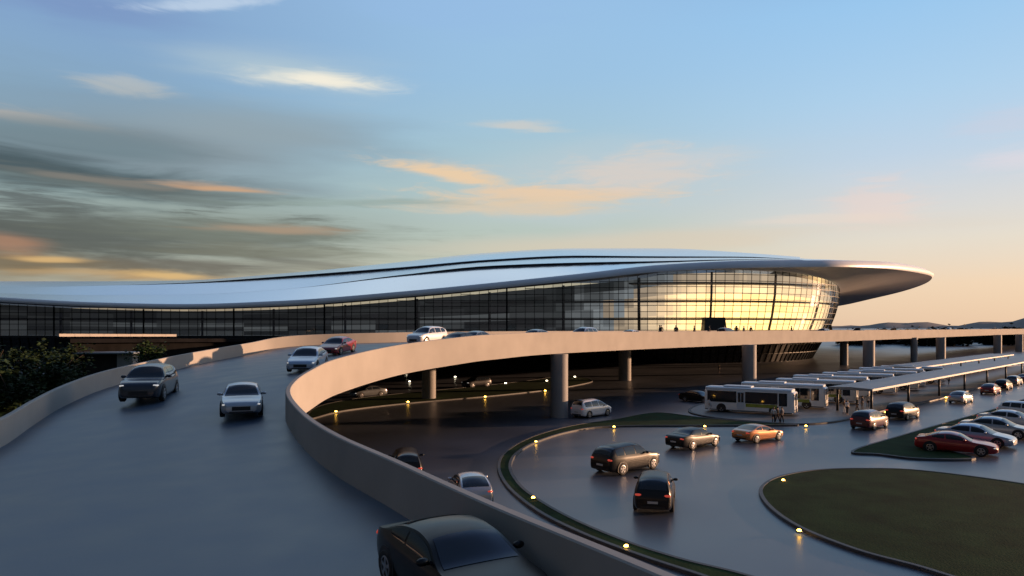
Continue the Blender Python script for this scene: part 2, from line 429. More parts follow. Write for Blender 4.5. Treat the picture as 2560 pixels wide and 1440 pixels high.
def island(pix, name, z, m, label=None, closed_n=6, kerb=True, w=.2):
    path = catmull([gnd(x, y) for x, y in pix], closed_n, True)
    area = sum(a.x*b.y-b.x*a.y for a, b in zip(path, path[1:]+path[:1]))
    if area < 0: path.reverse()
    inner = offset_path(path, w, True)
    bm = bmesh.new(); polygon_slab(bm, inner if kerb else path, -.05, z)
    o = tag(obj(name, bm, m), kind='structure')
    if kerb:
        bm = bmesh.new()
        rows = []
        for p, q in zip(path+path[:1], inner+inner[:1]):
            rows.append([Vector((p.x, p.y, -.02)), Vector((p.x, p.y, .13)), Vector((p.x*.9+q.x*.1, p.y*.9+q.y*.1, .15)), Vector((q.x, q.y, .15)), Vector((q.x, q.y, -.02))])
        grid_faces(bm, rows)
        k = obj('kerb', bm, M['kerb']); tag(k, kind='structure')
    return o
ARC_OUT = [(1640, 1034), (1530, 1052), (1430, 1067), (1335, 1093), (1268, 1128), (1243, 1166), (1262, 1217), (1335, 1280), (1450, 1340), (1600, 1398), (1750, 1448), (1900, 1500)]
ARC_IN = [(2010, 1492), (1860, 1442), (1700, 1402), (1560, 1356), (1430, 1300), (1345, 1251), (1300, 1213), (1279, 1172), (1294, 1138), (1345, 1107), (1430, 1081), (1530, 1069), (1760, 1067), (1960, 1066), (1990, 1064), (1880, 1058), (1760, 1047)]
island(ARC_OUT+ARC_IN, 'grass_verge', .13, M['grass'])
island([(1897, 1236), (1912, 1211), (1955, 1193), (2040, 1179), (2150, 1175), (2300, 1180), (2560, 1214), (2800, 1262), (2950, 1330), (2900, 1460), (2640, 1500), (2420, 1462), (2290, 1424), (2140, 1383), (2000, 1327), (1925, 1277)], 'grass_lawn', .13, M['grass'])
island([(2128, 1131), (2250, 1092), (2400, 1049), (2560, 1004), (2760, 952), (2790, 956), (2640, 1004), (2560, 1034), (2440, 1080), (2360, 1120), (2440, 1150), (2300, 1151), (2200, 1140)], 'grass_verge', .13, M['grass'])
island([(770, 1050), (860, 1029), (1020, 1010), (1215, 993), (1365, 977), (1450, 963), (1482, 954), (1462, 946), (1400, 942), (1330, 952), (1200, 967), (1010, 985), (880, 1000), (790, 1020)], 'grass_verge', .13, M['grass'])
# the pale bus platform
island([(1720, 1030), (1780, 1046), (1880, 1056), (1990, 1063), (2080, 1058), (2140, 1046), (2230, 1024), (2345, 1000), (2480, 962), (2620, 925), (2560, 914), (2330, 938), (2080, 968), (1900, 990), (1760, 1010)], 'bus_platform', .10, M['paving'], w=.3)

# ------------------------------------------------------------------ elevated road
RT = [Vector((9.5, -2, 5.5)), Vector((5.6, 4.6, 5.5)), pt(1700, 1440, 180), pt(1240, 1255, 127), pt(1000, 1150, 97), pt(850, 1085, 79), pt(770, 1035, 65), pt(728, 985, 54),
      pt(738, 955, 49), pt(780, 925, 45), pt(850, 895, 41), pt(1000, 862, 35), pt(1160, 842, 31), pt(1240, 836, 29), pt(1400, 830, 25), pt(1700, 829, 18.6), pt(2000, 827, 13.8), pt(2170, 826, 11.5), pt(2560, 822, 6.2), pt(2800, 821, 4.3)]
LT = [Vector((-1, -7, 4.9)), Vector((-6, -1, 4.9)), Vector((-10.5, 5, 4.9)), Vector((-14, 11, 4.9)), Vector((-17.2, 17.5, 4.9)), Vector((-20, 24.5, 4.9)), pt(0, 1050, 57.5), pt(90, 1000, 48),
      pt(160, 965, 41.5), pt(250, 932, 36.3), pt(350, 908, 32), pt(480, 882, 27), pt(620, 858, 23.5), pt(740, 839, 21.8), pt(1000, 831, 20), pt(1300, 828, 17), pt(1600, 827, 13.4), pt(1900, 826, 10.6), pt(2480, 823, 5.4), pt(2720, 821.5, 4.0)]
RTs = catmull(RT, 10); LTs = catmull(LT, 10)
PAR, TH, FAS = 1.22, .24, 2.15
RI = offset_path(RTs, TH); LI = LTs                              # inner faces of the two parapets
LO = offset_path(LTs, TH)
bm = bmesh.new(); rows = []
for a, b in zip(LI, RI):
    za, zb = a.z-PAR, b.z-PAR
    rows.append([Vector((a.x, a.y, za)).lerp(Vector((b.x, b.y, zb)), t) for t in (0, .2, .4, .6, .8, 1)])
grid_faces(bm, rows)
BVH = BVHTree.FromBMesh(bm)
deck = tag(obj('ramp_road', bm, M['ramp_asphalt'], smooth=True), kind='structure')
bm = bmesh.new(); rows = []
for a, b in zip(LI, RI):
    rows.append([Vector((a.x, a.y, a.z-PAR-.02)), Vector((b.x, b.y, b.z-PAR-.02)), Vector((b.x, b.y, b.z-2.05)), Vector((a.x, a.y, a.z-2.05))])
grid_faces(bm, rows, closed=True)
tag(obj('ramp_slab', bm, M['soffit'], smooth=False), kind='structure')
def parapet(outer, inner, label):
    bm = bmesh.new(); rows = []
    for o_, i_ in zip(outer, inner):
        z = o_.z; c_ = .03
        d = (i_-o_).normalized()*c_
        rows.append([Vector((o_.x, o_.y, z-FAS)), Vector((o_.x, o_.y, z-c_)), Vector((o_.x+d.x, o_.y+d.y, z)), Vector((i_.x-d.x, i_.y-d.y, z)), Vector((i_.x, i_.y, z-c_)), Vector((i_.x, i_.y, z-FAS))])
    grid_faces(bm, rows, closed=True)
    o = obj('parapet_wall', bm, M['concrete']); auto_smooth(o, 40)
    return tag(o, label, 'parapet')
parapet(RTs, RI, 'long curved peach-lit parapet and edge beam on the near side of the ramp')
parapet(LO, LI, 'pale parapet on the far outer side of the ramp with car shadows on it')
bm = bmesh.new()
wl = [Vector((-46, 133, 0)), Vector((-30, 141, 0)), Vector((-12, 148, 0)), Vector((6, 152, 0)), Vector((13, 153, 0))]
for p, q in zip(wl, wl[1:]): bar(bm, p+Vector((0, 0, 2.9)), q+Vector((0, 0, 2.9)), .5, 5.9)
tag(obj('retaining_wall', bm, M['matt_dark']), 'retaining wall with shade painted into its colour, closing the space beneath the far side of the ramp', 'wall')  # colour kept near-black to paint in the shade below the ramp
def column(x, ybase, w, ztop, label):
    p = gnd(x, ybase); r = w/2
    bm = bmesh.new()
    prof = [(r*1.0, 0), (r, .03), (r, ztop-.5), (r*1.02, ztop)]
    n = 28; rings = [[bm.verts.new((r_*math.cos(2*math.pi*k/n), r_*math.sin(2*math.pi*k/n), z)) for k in range(n)] for r_, z in prof]
    for a, b in zip(rings, rings[1:]):
        for k in range(n): bm.faces.new((a[k], a[(k+1) % n], b[(k+1) % n], b[k]))
    bm.faces.new(rings[-1])
    o = obj('support_column', bm, M['column'], loc=p); auto_smooth(o, 40)
    tag(o, label, 'column', 'columns carrying the elevated road')
def deck_under(x, y):
    h = BVH.ray_cast(Vector((x, y, 60)), Vector((0, 0, -1)))
    return h[0].z-.83 if h[0] else 6.3
for x, y, w, lab in ((1072, 998, 1.75, 'round concrete column standing in the dark verge beneath the ramp bend'),
                     (1398, 1043, 1.75, 'thick round column nearest the camera, beside the white minivan'),
                     (1562, 951, 2.1, 'slimmer column in deep shade behind the white minivan, lit on one edge'),
                     (1873, 966, 2.1, 'round column rising directly behind the row of parked buses'),
                     (2172, 930, 2.2, 'column behind the roofs of the middle buses'),
                     (2110, 913, 1.8, 'thin far column in front of the leaning lower glazing'),
                     (2285, 906, 1.6, 'thin far column standing behind the long canopy, left of a thicker one'),
                     (2352, 905, 2.2, 'column behind the far half of the long canopy'),
                     (2494, 884, 2.4, 'last but one column towards the far end of the elevated road'),
                     (2548, 879, 2.4, 'farthest visible column, at the far end of the elevated road')):
    p = gnd(x, y); column(x, y, w, deck_under(p.x, p.y), lab)

def on_ramp(x, y):
    """where the photo's point meets the ramp's surface"""
    d = Vector(((x-CX)/F, 1, -(y-HZ)/F))
    h = BVH.ray_cast(Vector((0, 0, CAMZ)), d.normalized())
    return h[0]

# ------------------------------------------------------------------ terminal
term = thing('airport_terminal', 'long airport terminal with white sweeping roof and curved glass front glowing gold', 'terminal', (0, 0, 0))
SX = [-420, -200, 0, 250, 460, 700, 1000, 1220, 1450, 1650, 1850, 2000]
K = lambda ys: list(zip(SX, ys))
E0 = K([725, 742, 755, 767, 771, 765, 743, 723, 700, 679.5, 670, 668])
E1 = K([712, 729, 743, 756, 760, 752, 729, 708, 684, 662, 652, 649.5])
BB = K([706, 722, 733, 738, 737, 724, 689, 668, 660, 656, 650.5, 649.3])
BR = K([0, 0, 0, 0, 0, 0, 1.0, 2.8, 3.2, 2.8, 1.6, .1])
AA = K([703, 714, 718, 714, 708, 694, 673, 654, 643, 644, 644, 648.5])
AR = K([0, 0, 0, 0, .6, 2.4, 4, 4, 3.4, 2.8, 2, .1])
RG = K([700, 703, 703, 703, 703, 685, 655, 632, 621, 621, 631, 645])
ES = K([10, 10, 10, 10, 10, 10, 10, 10, 10.3, 10.65, 10.84, 10.7])     # pixels per metre at the eave
def sec(x):
    s = hermite(ES, x); g = lambda t: hermite(t, x)
    k = s/10.0
    sB, sA, sR = 9.25*k, 8.5*k, 7.5
    w_ = max(0, min(1, (x-1000)/500))
    out = [pt(x, g(E0), s), pt(x, g(E0)*.62+g(E1)*.38, s*(1.002-.002*w_)), pt(x, g(E1), s*(.996-.009*w_))]
    b0 = pt(x, g(BB), sB); b1 = pt(x, g(BB)-g(BR), sB*(1+.004*min(1, g(BR)/2)))
    a0 = pt(x, g(AA), sA); a1 = pt(x, g(AA)-g(AR), sA*(1+.004*min(1, g(AR)/2)))
    r = pt(x, g(RG), sR)
    lip = g(BR)/sB*.2; lipa = g(AR)/sA*.2
    out += [out[2].lerp(b0, .5)+Vector((0, 0, .15*min(1, g(BR)/3))), b0, b1, b1+Vector((0, -.05, lip)), b1.lerp(a0, .55)+Vector((0, 0, .25*min(1, g(BR)/3))), a0, a1, a1+Vector((0, -.05, lipa)), a1.lerp(r, .5)+Vector((0, 0, .5)), r,
            r+Vector((r.x*.12, 28, -1.2)), r+Vector((r.x*.3, 75, -7))]
    return out
secs = [sec(x) for x in [-420+i*40.333 for i in range(61)]]
# the disc-like end: the rim runs round the tip and back behind the hall
RIM = [pt(2000, 668, 10.7), pt(2100, 667.5, 10.55), pt(2180, 670, 10.1), pt(2240, 674, 9.55), pt(2300, 683, 8.6), pt(2330, 693, 7.7), pt(2311, 710, 6.85), pt(2255, 729, 6.15), pt(2180, 747, 5.65), pt(2097, 765, 5.25), pt(2000, 776, 4.95), pt(1880, 783, 4.7), pt(1740, 786, 4.55)]
rim = catmull(RIM, 6)
hub = secs[-1][12]
apex = Vector((92, 262, hub.z-4.5))
end = []
for i, p in enumerate(rim[1:], 1):
    t = i/(len(rim)-1)
    inn = (secs[-1][12].lerp(apex, min(1, t*2.2)))
    d = Vector((p.x-apex.x, p.y-apex.y, 0)).normalized()
    th = 1.75 if t < .1 else 1.75+.5*min(1, (t-.1)/.25)
    if t > .55: th = 2.1-.9*min(1, (t-.55)/.3)
    e1 = p+Vector((0, 0, th))-d*(1.75-.5*min(1, t*2))
    row = [p, p+Vector((0, 0, th*.38))+d*(.02+.55*min(1, t*3)), e1]
    for f, dz in ((.15, .25), (.3, .3), (.32, .3), (.34, .3), (.5, .3), (.64, .2), (.65, .2), (.66, .2), (.85, .1), (1, 0)):
        q = e1.lerp(inn, f); row.append(q+Vector((0, 0, dz)))
    row += [inn+Vector((.5, 1, -.02)), inn+Vector((1, 2, -.04))]
    end.append(row)
allrows = secs+end
bm = bmesh.new()
nrow = len(allrows[0])
def rmi(i, j):
    if j in (4, 5) or j in (8, 9): return 1
    return 0
rowsT = allrows
grid_faces(bm, [r[2:] for r in rowsT], lambda i, j: 1 if (j+2 in (4, 8) and i < len(secs)-1) else 0)
bmesh.ops.remove_doubles(bm, verts=bm.verts, dist=.035)
o = obj('roof', bm, [M['roof'], M['step_shade']], term); auto_smooth(o, 38)
bm = bmesh.new()
grid_faces(bm, [r[:3] for r in rowsT])
o = obj('roof_rim', bm, M['rim'], term, smooth=True)

# facade path in plan: straight on the left, then the round hall
CC, RR = Vector((44.4, 228, 0)), 54.0
path = [Vector((-330, 196, 0)), Vector((-250, 191, 0)), Vector((-170, 188, 0)), Vector((-110, 186.5, 0)), Vector((-60, 185.5, 0)), Vector((-25, 184.5, 0)), Vector((2, 182.6, 0))]
for d in range(-115, 75, 12):
    path.append(CC+Vector((math.cos(R_(d))*RR, math.sin(R_(d))*RR, 0)))
pth = catmull(path, 12)
# resample at even bays
def resample(p, step):
    out = [p[0]]; acc = 0
    for a, b in zip(p, p[1:]):
        L_ = (b-a).length
        while acc+L_ >= step:
            t = (step-acc)/L_; a = a.lerp(b, t); out.append(a.copy()); L_ = (b-a).length; acc = 0
        acc += L_
    return out
bays = resample(pth, 2.35)
def nrm(i):
    a, b = bays[max(i-1, 0)], bays[min(i+1, len(bays)-1)]
    t = (b-a).normalized(); return Vector((t.y, -t.x, 0))
ZB = 6.7
def ztop(p):
    x = CX+p.x/p.y*F
    a = math.degrees(math.atan2(p.y-CC.y, p.x-CC.x))
    if p.x > CC.x-12 and a > -100:
        return interp([(-100, 22.4), (-80, 22.9), (-60, 22.6), (-40, 21.2), (-20, 19.4), (0, 18.2), (75, 17)], a)
    y = hermite(E0, x); s = hermite(ES, x)
    return CAMZ+(HZ-y)/s-.15
tops = [ztop(p) for p in bays]
for _ in range(3): tops = [tops[0]]+[(tops[i-1]+2*tops[i]+tops[i+1])/4 for i in range(1, len(tops)-1)]+[tops[-1]]
def lean(i):                 # the hall's glass leans outwards as it rises
    x = bays[i].x
    return 3.6*max(0, min(1, (x-20)/60))
def fp(i, z, off=0.0):
    f = (tops[i]-z)/max(.1, tops[i]-ZB)
    return bays[i]-nrm(i)*(lean(i)*f*f-off)+Vector((0, 0, z))
RH = 1.5
rnd = random.Random(4)
bmg = bmesh.new(); bmm = bmesh.new()
for i in range(len(bays)-1):
    zs = [ZB]; 
    while zs[-1]+RH*1.25 < min(tops[i], tops[i+1]): zs.append(zs[-1]+RH)
    zs.append(None)
    xm = bays[i].x; a = math.degrees(math.atan2(bays[i].y-CC.y, bays[i].x-CC.x))
    for j in range(len(zs)-1):
        z0 = zs[j]; za = zs[j+1] if zs[j+1] else tops[i]; zb = zs[j+1] if zs[j+1] else tops[i+1]
        q = [fp(i, z0), fp(i+1, z0), fp(i+1, zb), fp(i, za)]
        # panes are never quite true
        n_ = nrm(i); r = rnd.random()
        for k in range(4): q[k] = q[k]+n_*rnd.uniform(-.012, .012)
        hh = random.Random(j*91+i//3).random(); mi = min(3, int((.5*r+.5*hh)*4))
        f = bmg.faces.new([bmg.verts.new(v) for v in q]); f.material_index = mi
    # frame
    for j in range(len(zs)-1):
        bar(bmm, fp(i, zs[j], .055), fp(i+1, zs[j], .055), .09, .14)
    zz = [z for z in zs if z]+[tops[i]]
    for u, v in zip(zz, zz[1:]):
        bar(bmm, fp(i, u, .05), fp(i, v, .05), .12, .08, up=nrm(i))
    if i % 10 == 0 and xm < 10: bar(bmm, fp(i, ZB, .1), fp(i, tops[i], .1), .4, .12, up=nrm(i))
obj('glazing', bmg, [M['pane%d' % k] for k in range(4)], term, smooth='keep')
obj('mullion_frame', bmm, M['mullion'], term)
# the rooms behind the glass: back wall with the glow painted in as emission, floors, columns
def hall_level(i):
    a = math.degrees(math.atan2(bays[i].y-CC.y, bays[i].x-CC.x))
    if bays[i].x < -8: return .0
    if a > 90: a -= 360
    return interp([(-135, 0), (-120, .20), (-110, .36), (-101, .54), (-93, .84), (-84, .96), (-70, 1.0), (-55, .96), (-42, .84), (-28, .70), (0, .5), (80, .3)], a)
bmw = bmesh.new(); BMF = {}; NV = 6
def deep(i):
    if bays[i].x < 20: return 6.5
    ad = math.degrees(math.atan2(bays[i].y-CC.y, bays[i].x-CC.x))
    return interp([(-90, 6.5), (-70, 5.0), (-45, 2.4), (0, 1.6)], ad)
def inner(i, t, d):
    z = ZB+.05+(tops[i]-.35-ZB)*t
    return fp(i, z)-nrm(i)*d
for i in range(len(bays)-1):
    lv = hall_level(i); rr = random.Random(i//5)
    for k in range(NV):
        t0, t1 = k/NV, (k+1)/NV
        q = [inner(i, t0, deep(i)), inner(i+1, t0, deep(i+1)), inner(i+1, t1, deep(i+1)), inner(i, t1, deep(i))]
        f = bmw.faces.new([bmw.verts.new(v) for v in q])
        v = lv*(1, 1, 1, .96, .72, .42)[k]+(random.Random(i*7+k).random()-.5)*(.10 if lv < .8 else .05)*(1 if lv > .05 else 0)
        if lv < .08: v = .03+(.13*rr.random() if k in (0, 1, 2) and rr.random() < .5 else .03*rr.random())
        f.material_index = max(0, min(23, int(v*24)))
    nf = max(1, int((tops[i]-ZB)/4.6))
    for m_ in range(1, nf+1):
        z = ZB+4.4*m_
        if z > min(tops[i], tops[i+1])-1.2: continue
        a0, a1 = fp(i, z)-nrm(i)*.7, fp(i+1, z)-nrm(i+1)*.7; b0, b1 = fp(i, z)-nrm(i)*(deep(i)-.05), fp(i+1, z)-nrm(i+1)*(deep(i+1)-.05)
        d_ = Vector((0, 0, -.4))
        if (m_, BMF.get((m_, 'last'))) != (m_, i-1): BMF[(m_, 'run')] = BMF.get((m_, 'run'), 0)+1
        BMF[(m_, 'last')] = i
        bmf = BMF.setdefault((m_, 'bm', BMF[(m_, 'run')]), bmesh.new())
        grid_faces(bmf, [[a0, a0+d_, b0+d_, b0], [a1, a1+d_, b1+d_, b1]], closed=True)
    if i % 8 == 2:
        bmc = bmesh.new(); tube(bmc, [inner(i, t, min(2.6, deep(i)*.5)) for t in (0, .33, .66, 1)], [.3]*4, 8)
        obj('hall_column', bmc, M['floor_edge'], term)
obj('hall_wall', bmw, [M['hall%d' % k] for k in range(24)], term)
for k_, v_ in BMF.items():
    if k_[1] == 'bm': obj('upper_floor', v_, M['floor_edge'], term)
# soffit from the eave to the top of the glass
bm = bmesh.new(); rows = []
def near_top(p):
    best = min(range(len(bays)), key=lambda k: (bays[k].xy-p.xy).length)
    return fp(best, tops[best])-nrm(best)*1.0+Vector((0, 0, .05))
for r in secs[:-1]:
    p = r[0]
    if p.x < 10:
        x = p.x; k = min(range(len(bays)), key=lambda k: abs(bays[k].x-x) + (0 if bays[k].y < 200 else 999))
    else:
        aa = math.atan2(p.y-CC.y, p.x-CC.x); k = min(range(len(bays)), key=lambda k: abs(math.atan2(bays[k].y-CC.y, bays[k].x-CC.x)-aa))
    q = fp(k, tops[k])-nrm(k)*1.0+Vector((0, 0, .05))
    rows.append([p, p.lerp(q, .5)+Vector((0, 0, .15)), q])
for p in rim:
    aa = math.atan2(p.y-CC.y, p.x-CC.x)
    k = min(range(len(bays)), key=lambda k: abs(math.atan2(bays[k].y-CC.y, bays[k].x-CC.x)-aa))
    q = fp(k, tops[k])-nrm(k)*1.0+Vector((0, 0, .05))
    rows.append([p, p.lerp(q, .4)+Vector((0, 0, .5)), q])
grid_faces(bm, rows)
obj('soffit', bm, M['ceiling'], term, smooth=True)
# storey below the departures level
bm = bmesh.new(); b2 = bmesh.new(); rows = []
for i in range(len(bays)):
    n_ = nrm(i)
    inn = bays[i]-n_*(lean(i)+.3)
    rows.append([inn+Vector((0, 0, ZB-.45)), inn-n_*(1.2+lean(i)*.6)])
grid_faces(bm, rows, 0)
for i in range(0, len(bays)-1):
    a, b = rows[i], rows[i+1]
    n_ = nrm(i)*.1
    bar(b2, a[1]+n_, a[0]+n_, .22, .2, up=nrm(i))
    for t in (.35, .72): bar(b2, a[1].lerp(a[0], t)+n_, b[1].lerp(b[0], t)+n_, .12, .14)
o = obj('lower_glazing', bm, M['glass_dark'], term)
obj('lower_frame', b2, M['mullion'], term)
bm = bmesh.new(); rows = []
for i in range(len(bays)):
    n_ = nrm(i); w_ = 3.0 if bays[i].x < 0 else 1.0
    p = bays[i]-n_*lean(i)
    rows.append([p+n_*w_+Vector((0, 0, ZB-.03)), p-n_*2+Vector((0, 0, ZB-.03)), p-n_*2+Vector((0, 0, ZB-.42)), p+n_*w_+Vector((0, 0, ZB-.42))])
grid_faces(bm, rows, closed=True)
obj('floor_slab', bm, M['base_wall'], term)
# deck added between the road and the hall to shade the ground below
fl = [Vector((p.x, p.y, 0)) for p in offset_path(LTs, .3)[122:176]]
fb = [bays[i] for i in range(len(bays)) if bays[i].x > -52 and bays[i].y < 215]
fb = [p for p in fb if p.x < fl[-1].x+6]
bm = bmesh.new(); polygon_slab(bm, fl+list(reversed(fb)), 6.05, 6.6)
lo_ = [bm.verts.new((p.x, p.y, 6.05)) for p in fl+list(reversed(fb))]
f_ = bm.faces.new(lo_); bmesh.ops.triangulate(bm, faces=[f_])
tag(obj('added_shade_deck', bm, M['base_wall'], smooth='keep'), kind='structure')
# entrance lobbies at the departures kerb
for px, w_, h_, yb in ((1785, 6.0, 4.6, 827), (2076, 4.2, 4.2, 826)):
    x = (px-CX)/F
    k = min((i for i in range(len(bays)) if bays[i].y < 226), key=lambda i: abs(fp(i, ZB).x/fp(i, ZB).y-x))
    p = fp(k, ZB); n_ = nrm(k); t_ = Vector((-n_.y, n_.x, 0))
    bm = bmesh.new()
    c8 = []
    for z, ins in ((0, 0), (h_, .6)):
        for a, b in ((-1, -.6), (1, -.6), (1, 1.9), (-1, 1.9)):
            c8.append(bm.verts.new(p+t_*(a*(w_/2-ins*.8))+n_*(b-(ins if b > 0 else 0))+Vector((0, 0, z))))
    for q in ((3, 2, 1, 0), (4, 5, 6, 7), (0, 1, 5, 4), (1, 2, 6, 5), (2, 3, 7, 6), (3, 0, 4, 7)): bm.faces.new([c8[i] for i in q])
    e = obj('entrance_lobby', bm, M['black'], term)
    bm = bmesh.new()
    for a in (-1, 1):
        q = p+t_*(a*w_*.2)+n_*1.86
        vs = [q+t_*d*w_*.17-n_*z*.14+Vector((0, 0, .1+z)) for d, z in ((-1, 0), (1, 0), (1, 2.3), (-1, 2.3))]
        bm.faces.new([bm.verts.new(v) for v in vs])
    obj('glass_door', bm, M['carglass'], e)

# ------------------------------------------------------------------ the far, left side: low wall, shed, trees
bm = bmesh.new()
a, b = pt(146, 841, 15.5), pt(440, 841, 12.5)
n = 9
for i in range(n):
    p, q = a.lerp(b, i/n), a.lerp(b, (i+.985)/n)
    bar(bm, p+Vector((0, 0, .2)), q+Vector((0, 0, .2)), .3, .46)
M['lit_panel'] = mat('pale panel', (.7, .62, .5), .6)
sx_o = obj('boundary_wall', bm, M['concrete']); tag(sx_o, 'low pale panelled wall before the dark left end of the terminal, catching the sun', 'wall')
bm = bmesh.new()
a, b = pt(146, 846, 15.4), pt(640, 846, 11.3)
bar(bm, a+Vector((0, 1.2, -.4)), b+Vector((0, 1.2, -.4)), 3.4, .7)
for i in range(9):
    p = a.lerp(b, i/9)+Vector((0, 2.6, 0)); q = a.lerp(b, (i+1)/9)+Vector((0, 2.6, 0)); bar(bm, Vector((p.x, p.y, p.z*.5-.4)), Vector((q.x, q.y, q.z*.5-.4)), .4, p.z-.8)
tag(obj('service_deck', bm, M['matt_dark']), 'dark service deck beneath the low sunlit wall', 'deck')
shed = thing('flat_roof_shelter', 'small flat-roofed shelter with a pale roof edge between the dark trees left of the ramp', 'shelter', pt(275, 940, 15)*1)
shed.location.z = 0
bm = bmesh.new(); box(bm, (-5, -2, 4.55), (5, 3, 4.8)); obj('roof', bm, M['canopy'], shed)
bm = bmesh.new(); box(bm, (1.6, -.8, 0), (4.2, 1.6, 4.55)); obj('wall', bm, M['column'], shed)
bm = bmesh.new(); box(bm, (-4.6, .6, 0), (1.5, 1.6, 4.5)); obj('back_wall', bm, M['base_wall'], shed)

def leaf_crown(rnd, n_clump, n_leaf, rx, rz, zc, size, rmax=1.0):
    bm = bmesh.new()
    for _ in range(n_clump):
        u = rnd.uniform(-1, 1); th = rnd.uniform(0, 2*math.pi); rr = rmax*rnd.random()**.45
        s_ = math.sqrt(1-u*u)
        wob = .78+.35*math.sin(3*th+u*4)*rnd.random()
        c_ = Vector((rx*rr*s_*math.cos(th)*wob, rx*rr*s_*math.sin(th)*wob, zc+rz*rr*u))
        cr = rnd.uniform(.12, .26)*rx
        for _ in range(n_leaf):
            p = c_+Vector((rnd.gauss(0, 1), rnd.gauss(0, 1), rnd.gauss(0, .8)))*cr*.55
            s = size*rnd.uniform(.6, 1.4)
            M_ = Matrix.Rotation(rnd.uniform(0, 6.3), 3, 'Z') @ Matrix.Rotation(rnd.gauss(0, .9), 3, 'X')
            q = [p+M_ @ Vector((a*s, b*s, 0)) for a, b in ((-.5, 0), (0, -.32), (.6, 0), (0, .32))]
            bm.faces.new([bm.verts.new(v) for v in q])
    return bm
def trunk(rnd, h, r, spread):
    bm = bmesh.new()
    pts = [Vector((0, 0, -.1))]
    for k in range(1, 5): pts.append(Vector((rnd.uniform(-.1, .1)*k*.4, rnd.uniform(-.1, .1)*k*.4, h*k/4)))
    tube(bm, pts, [r*1.25, r, r*.85, r*.65, r*.4], 8)
    for k in range(6):
        th = k*1.05+rnd.random()*.6; st = pts[2].lerp(pts[4], rnd.random()*.8)
        e = st+Vector((math.cos(th)*spread, math.sin(th)*spread, spread*rnd.uniform(.5, 1.1)))
        tube(bm, [st, st.lerp(e, .5)+Vector((0, 0, .15)), e], [r*.45, r*.28, r*.1], 6)
    return bm
def tree(name, label, x, y, h, rx, leafm, seed, group, nc=90, nl=26, size=.34):
    rnd = random.Random(seed)
    t = thing(name, label, 'tree', (x, y, 0), rnd.random()*6, group)
    o = obj('trunk', trunk(rnd, h*.72, .035*h, rx*.6), M['bark'], t, smooth=True)
    obj('crown', leaf_crown(rnd, nc, nl, rx, h*.36, h*.62, size), leafm, t, smooth='keep')
    return t
for x, y, s, h, rx, lm, lab in ((-20, 850, 25, 8.2, 3.6, 'leaf', 'dark leafy tree at the left edge below the terminal, half cut by the frame'),
                        (85, 846, 24, 8.0, 3.6, 'leaf', 'tallest dark leafy tree in the clump at the left, thin trunk showing'),
                        (165, 852, 21, 7.4, 3.2, 'leaf', 'dark tree on the right flank of the clump, beside the shelter'),
                        (20, 905, 33, 6.2, 2.6, 'leaf', 'low dark tree close behind the left parapet'),
                        (130, 880, 27, 6.6, 2.8, 'leaf', 'rounded dark tree in front of the clump at the left'),
                        (372, 848, 17.5, 7.2, 3.0, 'leaf2', 'brighter green bushy tree standing alone between shelter and ramp'),
                        (-90, 860, 27, 7.8, 3.6, 'leaf', 'dark tree outside the left edge')):
    if x < -60: continue
    p = pt(x, y, s)
    tree('leafy_tree', lab, p.x, p.y, CAMZ-(y-HZ)/s, rx, M[lm], int(x+500), 'trees left of the ramp')
bm = bmesh.new()
polygon_slab(bm, [Vector((-120, 45, 0)), Vector((-32, 45, 0)), Vector((-34, 75, 0)), Vector((-38, 130, 0)), Vector((-140, 130, 0))], -.05, .02)
tag(obj('grass_lawn', bm, M['grass']), kind='structure')

# far tree line and hills on the right
rnd = random.Random(21)
protos = []
for k in range(4):
    pr = random.Random(80+k)
    cm = leaf_crown(pr, 80, 14, 3.4+.6*k, 2.0+.2*k, 1.9, .8, .72); tm = trunk(pr, 1.6, .2, .8)
    protos.append((cm, tm))
pm = []
for cm, tm in protos:
    me = []
    for bm_, nm, m_ in ((cm, 'crown', M['leaf_far']), (tm, 'trunk', M['bark'])):
        x_ = bpy.data.meshes.new(nm); bm_.to_mesh(x_); bm_.free(); x_.materials.append(m_); me.append(x_)
    pm.append(me)
FAR = 'far trees along the horizon'
for k in range(46):
    px = 2112+k*10.6+rnd.uniform(-6, 6)
    s = rnd.uniform(4.0, 5.4) if px > 2200 else rnd.uniform(4.6, 5.2)
    p = Vector(((px-CX)/s, F/s, 0))
    # keep clear of the elevated road
    sc = rnd.uniform(.95, 1.22)*(1.06 if rnd.random() < .15 else 1)
    t = thing('far_tree', 'small dark tree in the thin line along the right horizon', 'tree', p, rnd.random()*6, FAR)
    t.scale = (sc*1.9, sc*1.9, sc*1.72)
    cm, tm = pm[k % 4]
    for nm, me in (('crown', cm), ('trunk', tm)):
        o = bpy.data.objects.new(nm, me); COL.objects.link(o); o.parent = t
bm = bmesh.new(); rows = []
for i in range(61):
    a = R_(12+i*.6); h = 20+26*max(0, math.sin(i*.19))+16*max(0, math.sin(i*.47+1))+6*math.sin(i*1.3)
    h *= .55 if i < 22 else 1
    d = 4200
    rows.append([Vector((math.sin(a)*d, math.cos(a)*d, -5)), Vector((math.sin(a)*(d+350), math.cos(a)*(d+350), h)), Vector((math.sin(a)*(d+1200), math.cos(a)*(d+1200), -5))])
grid_faces(bm, rows)
tag(obj('hills', bm, M['hill'], smooth=True), kind='structure')

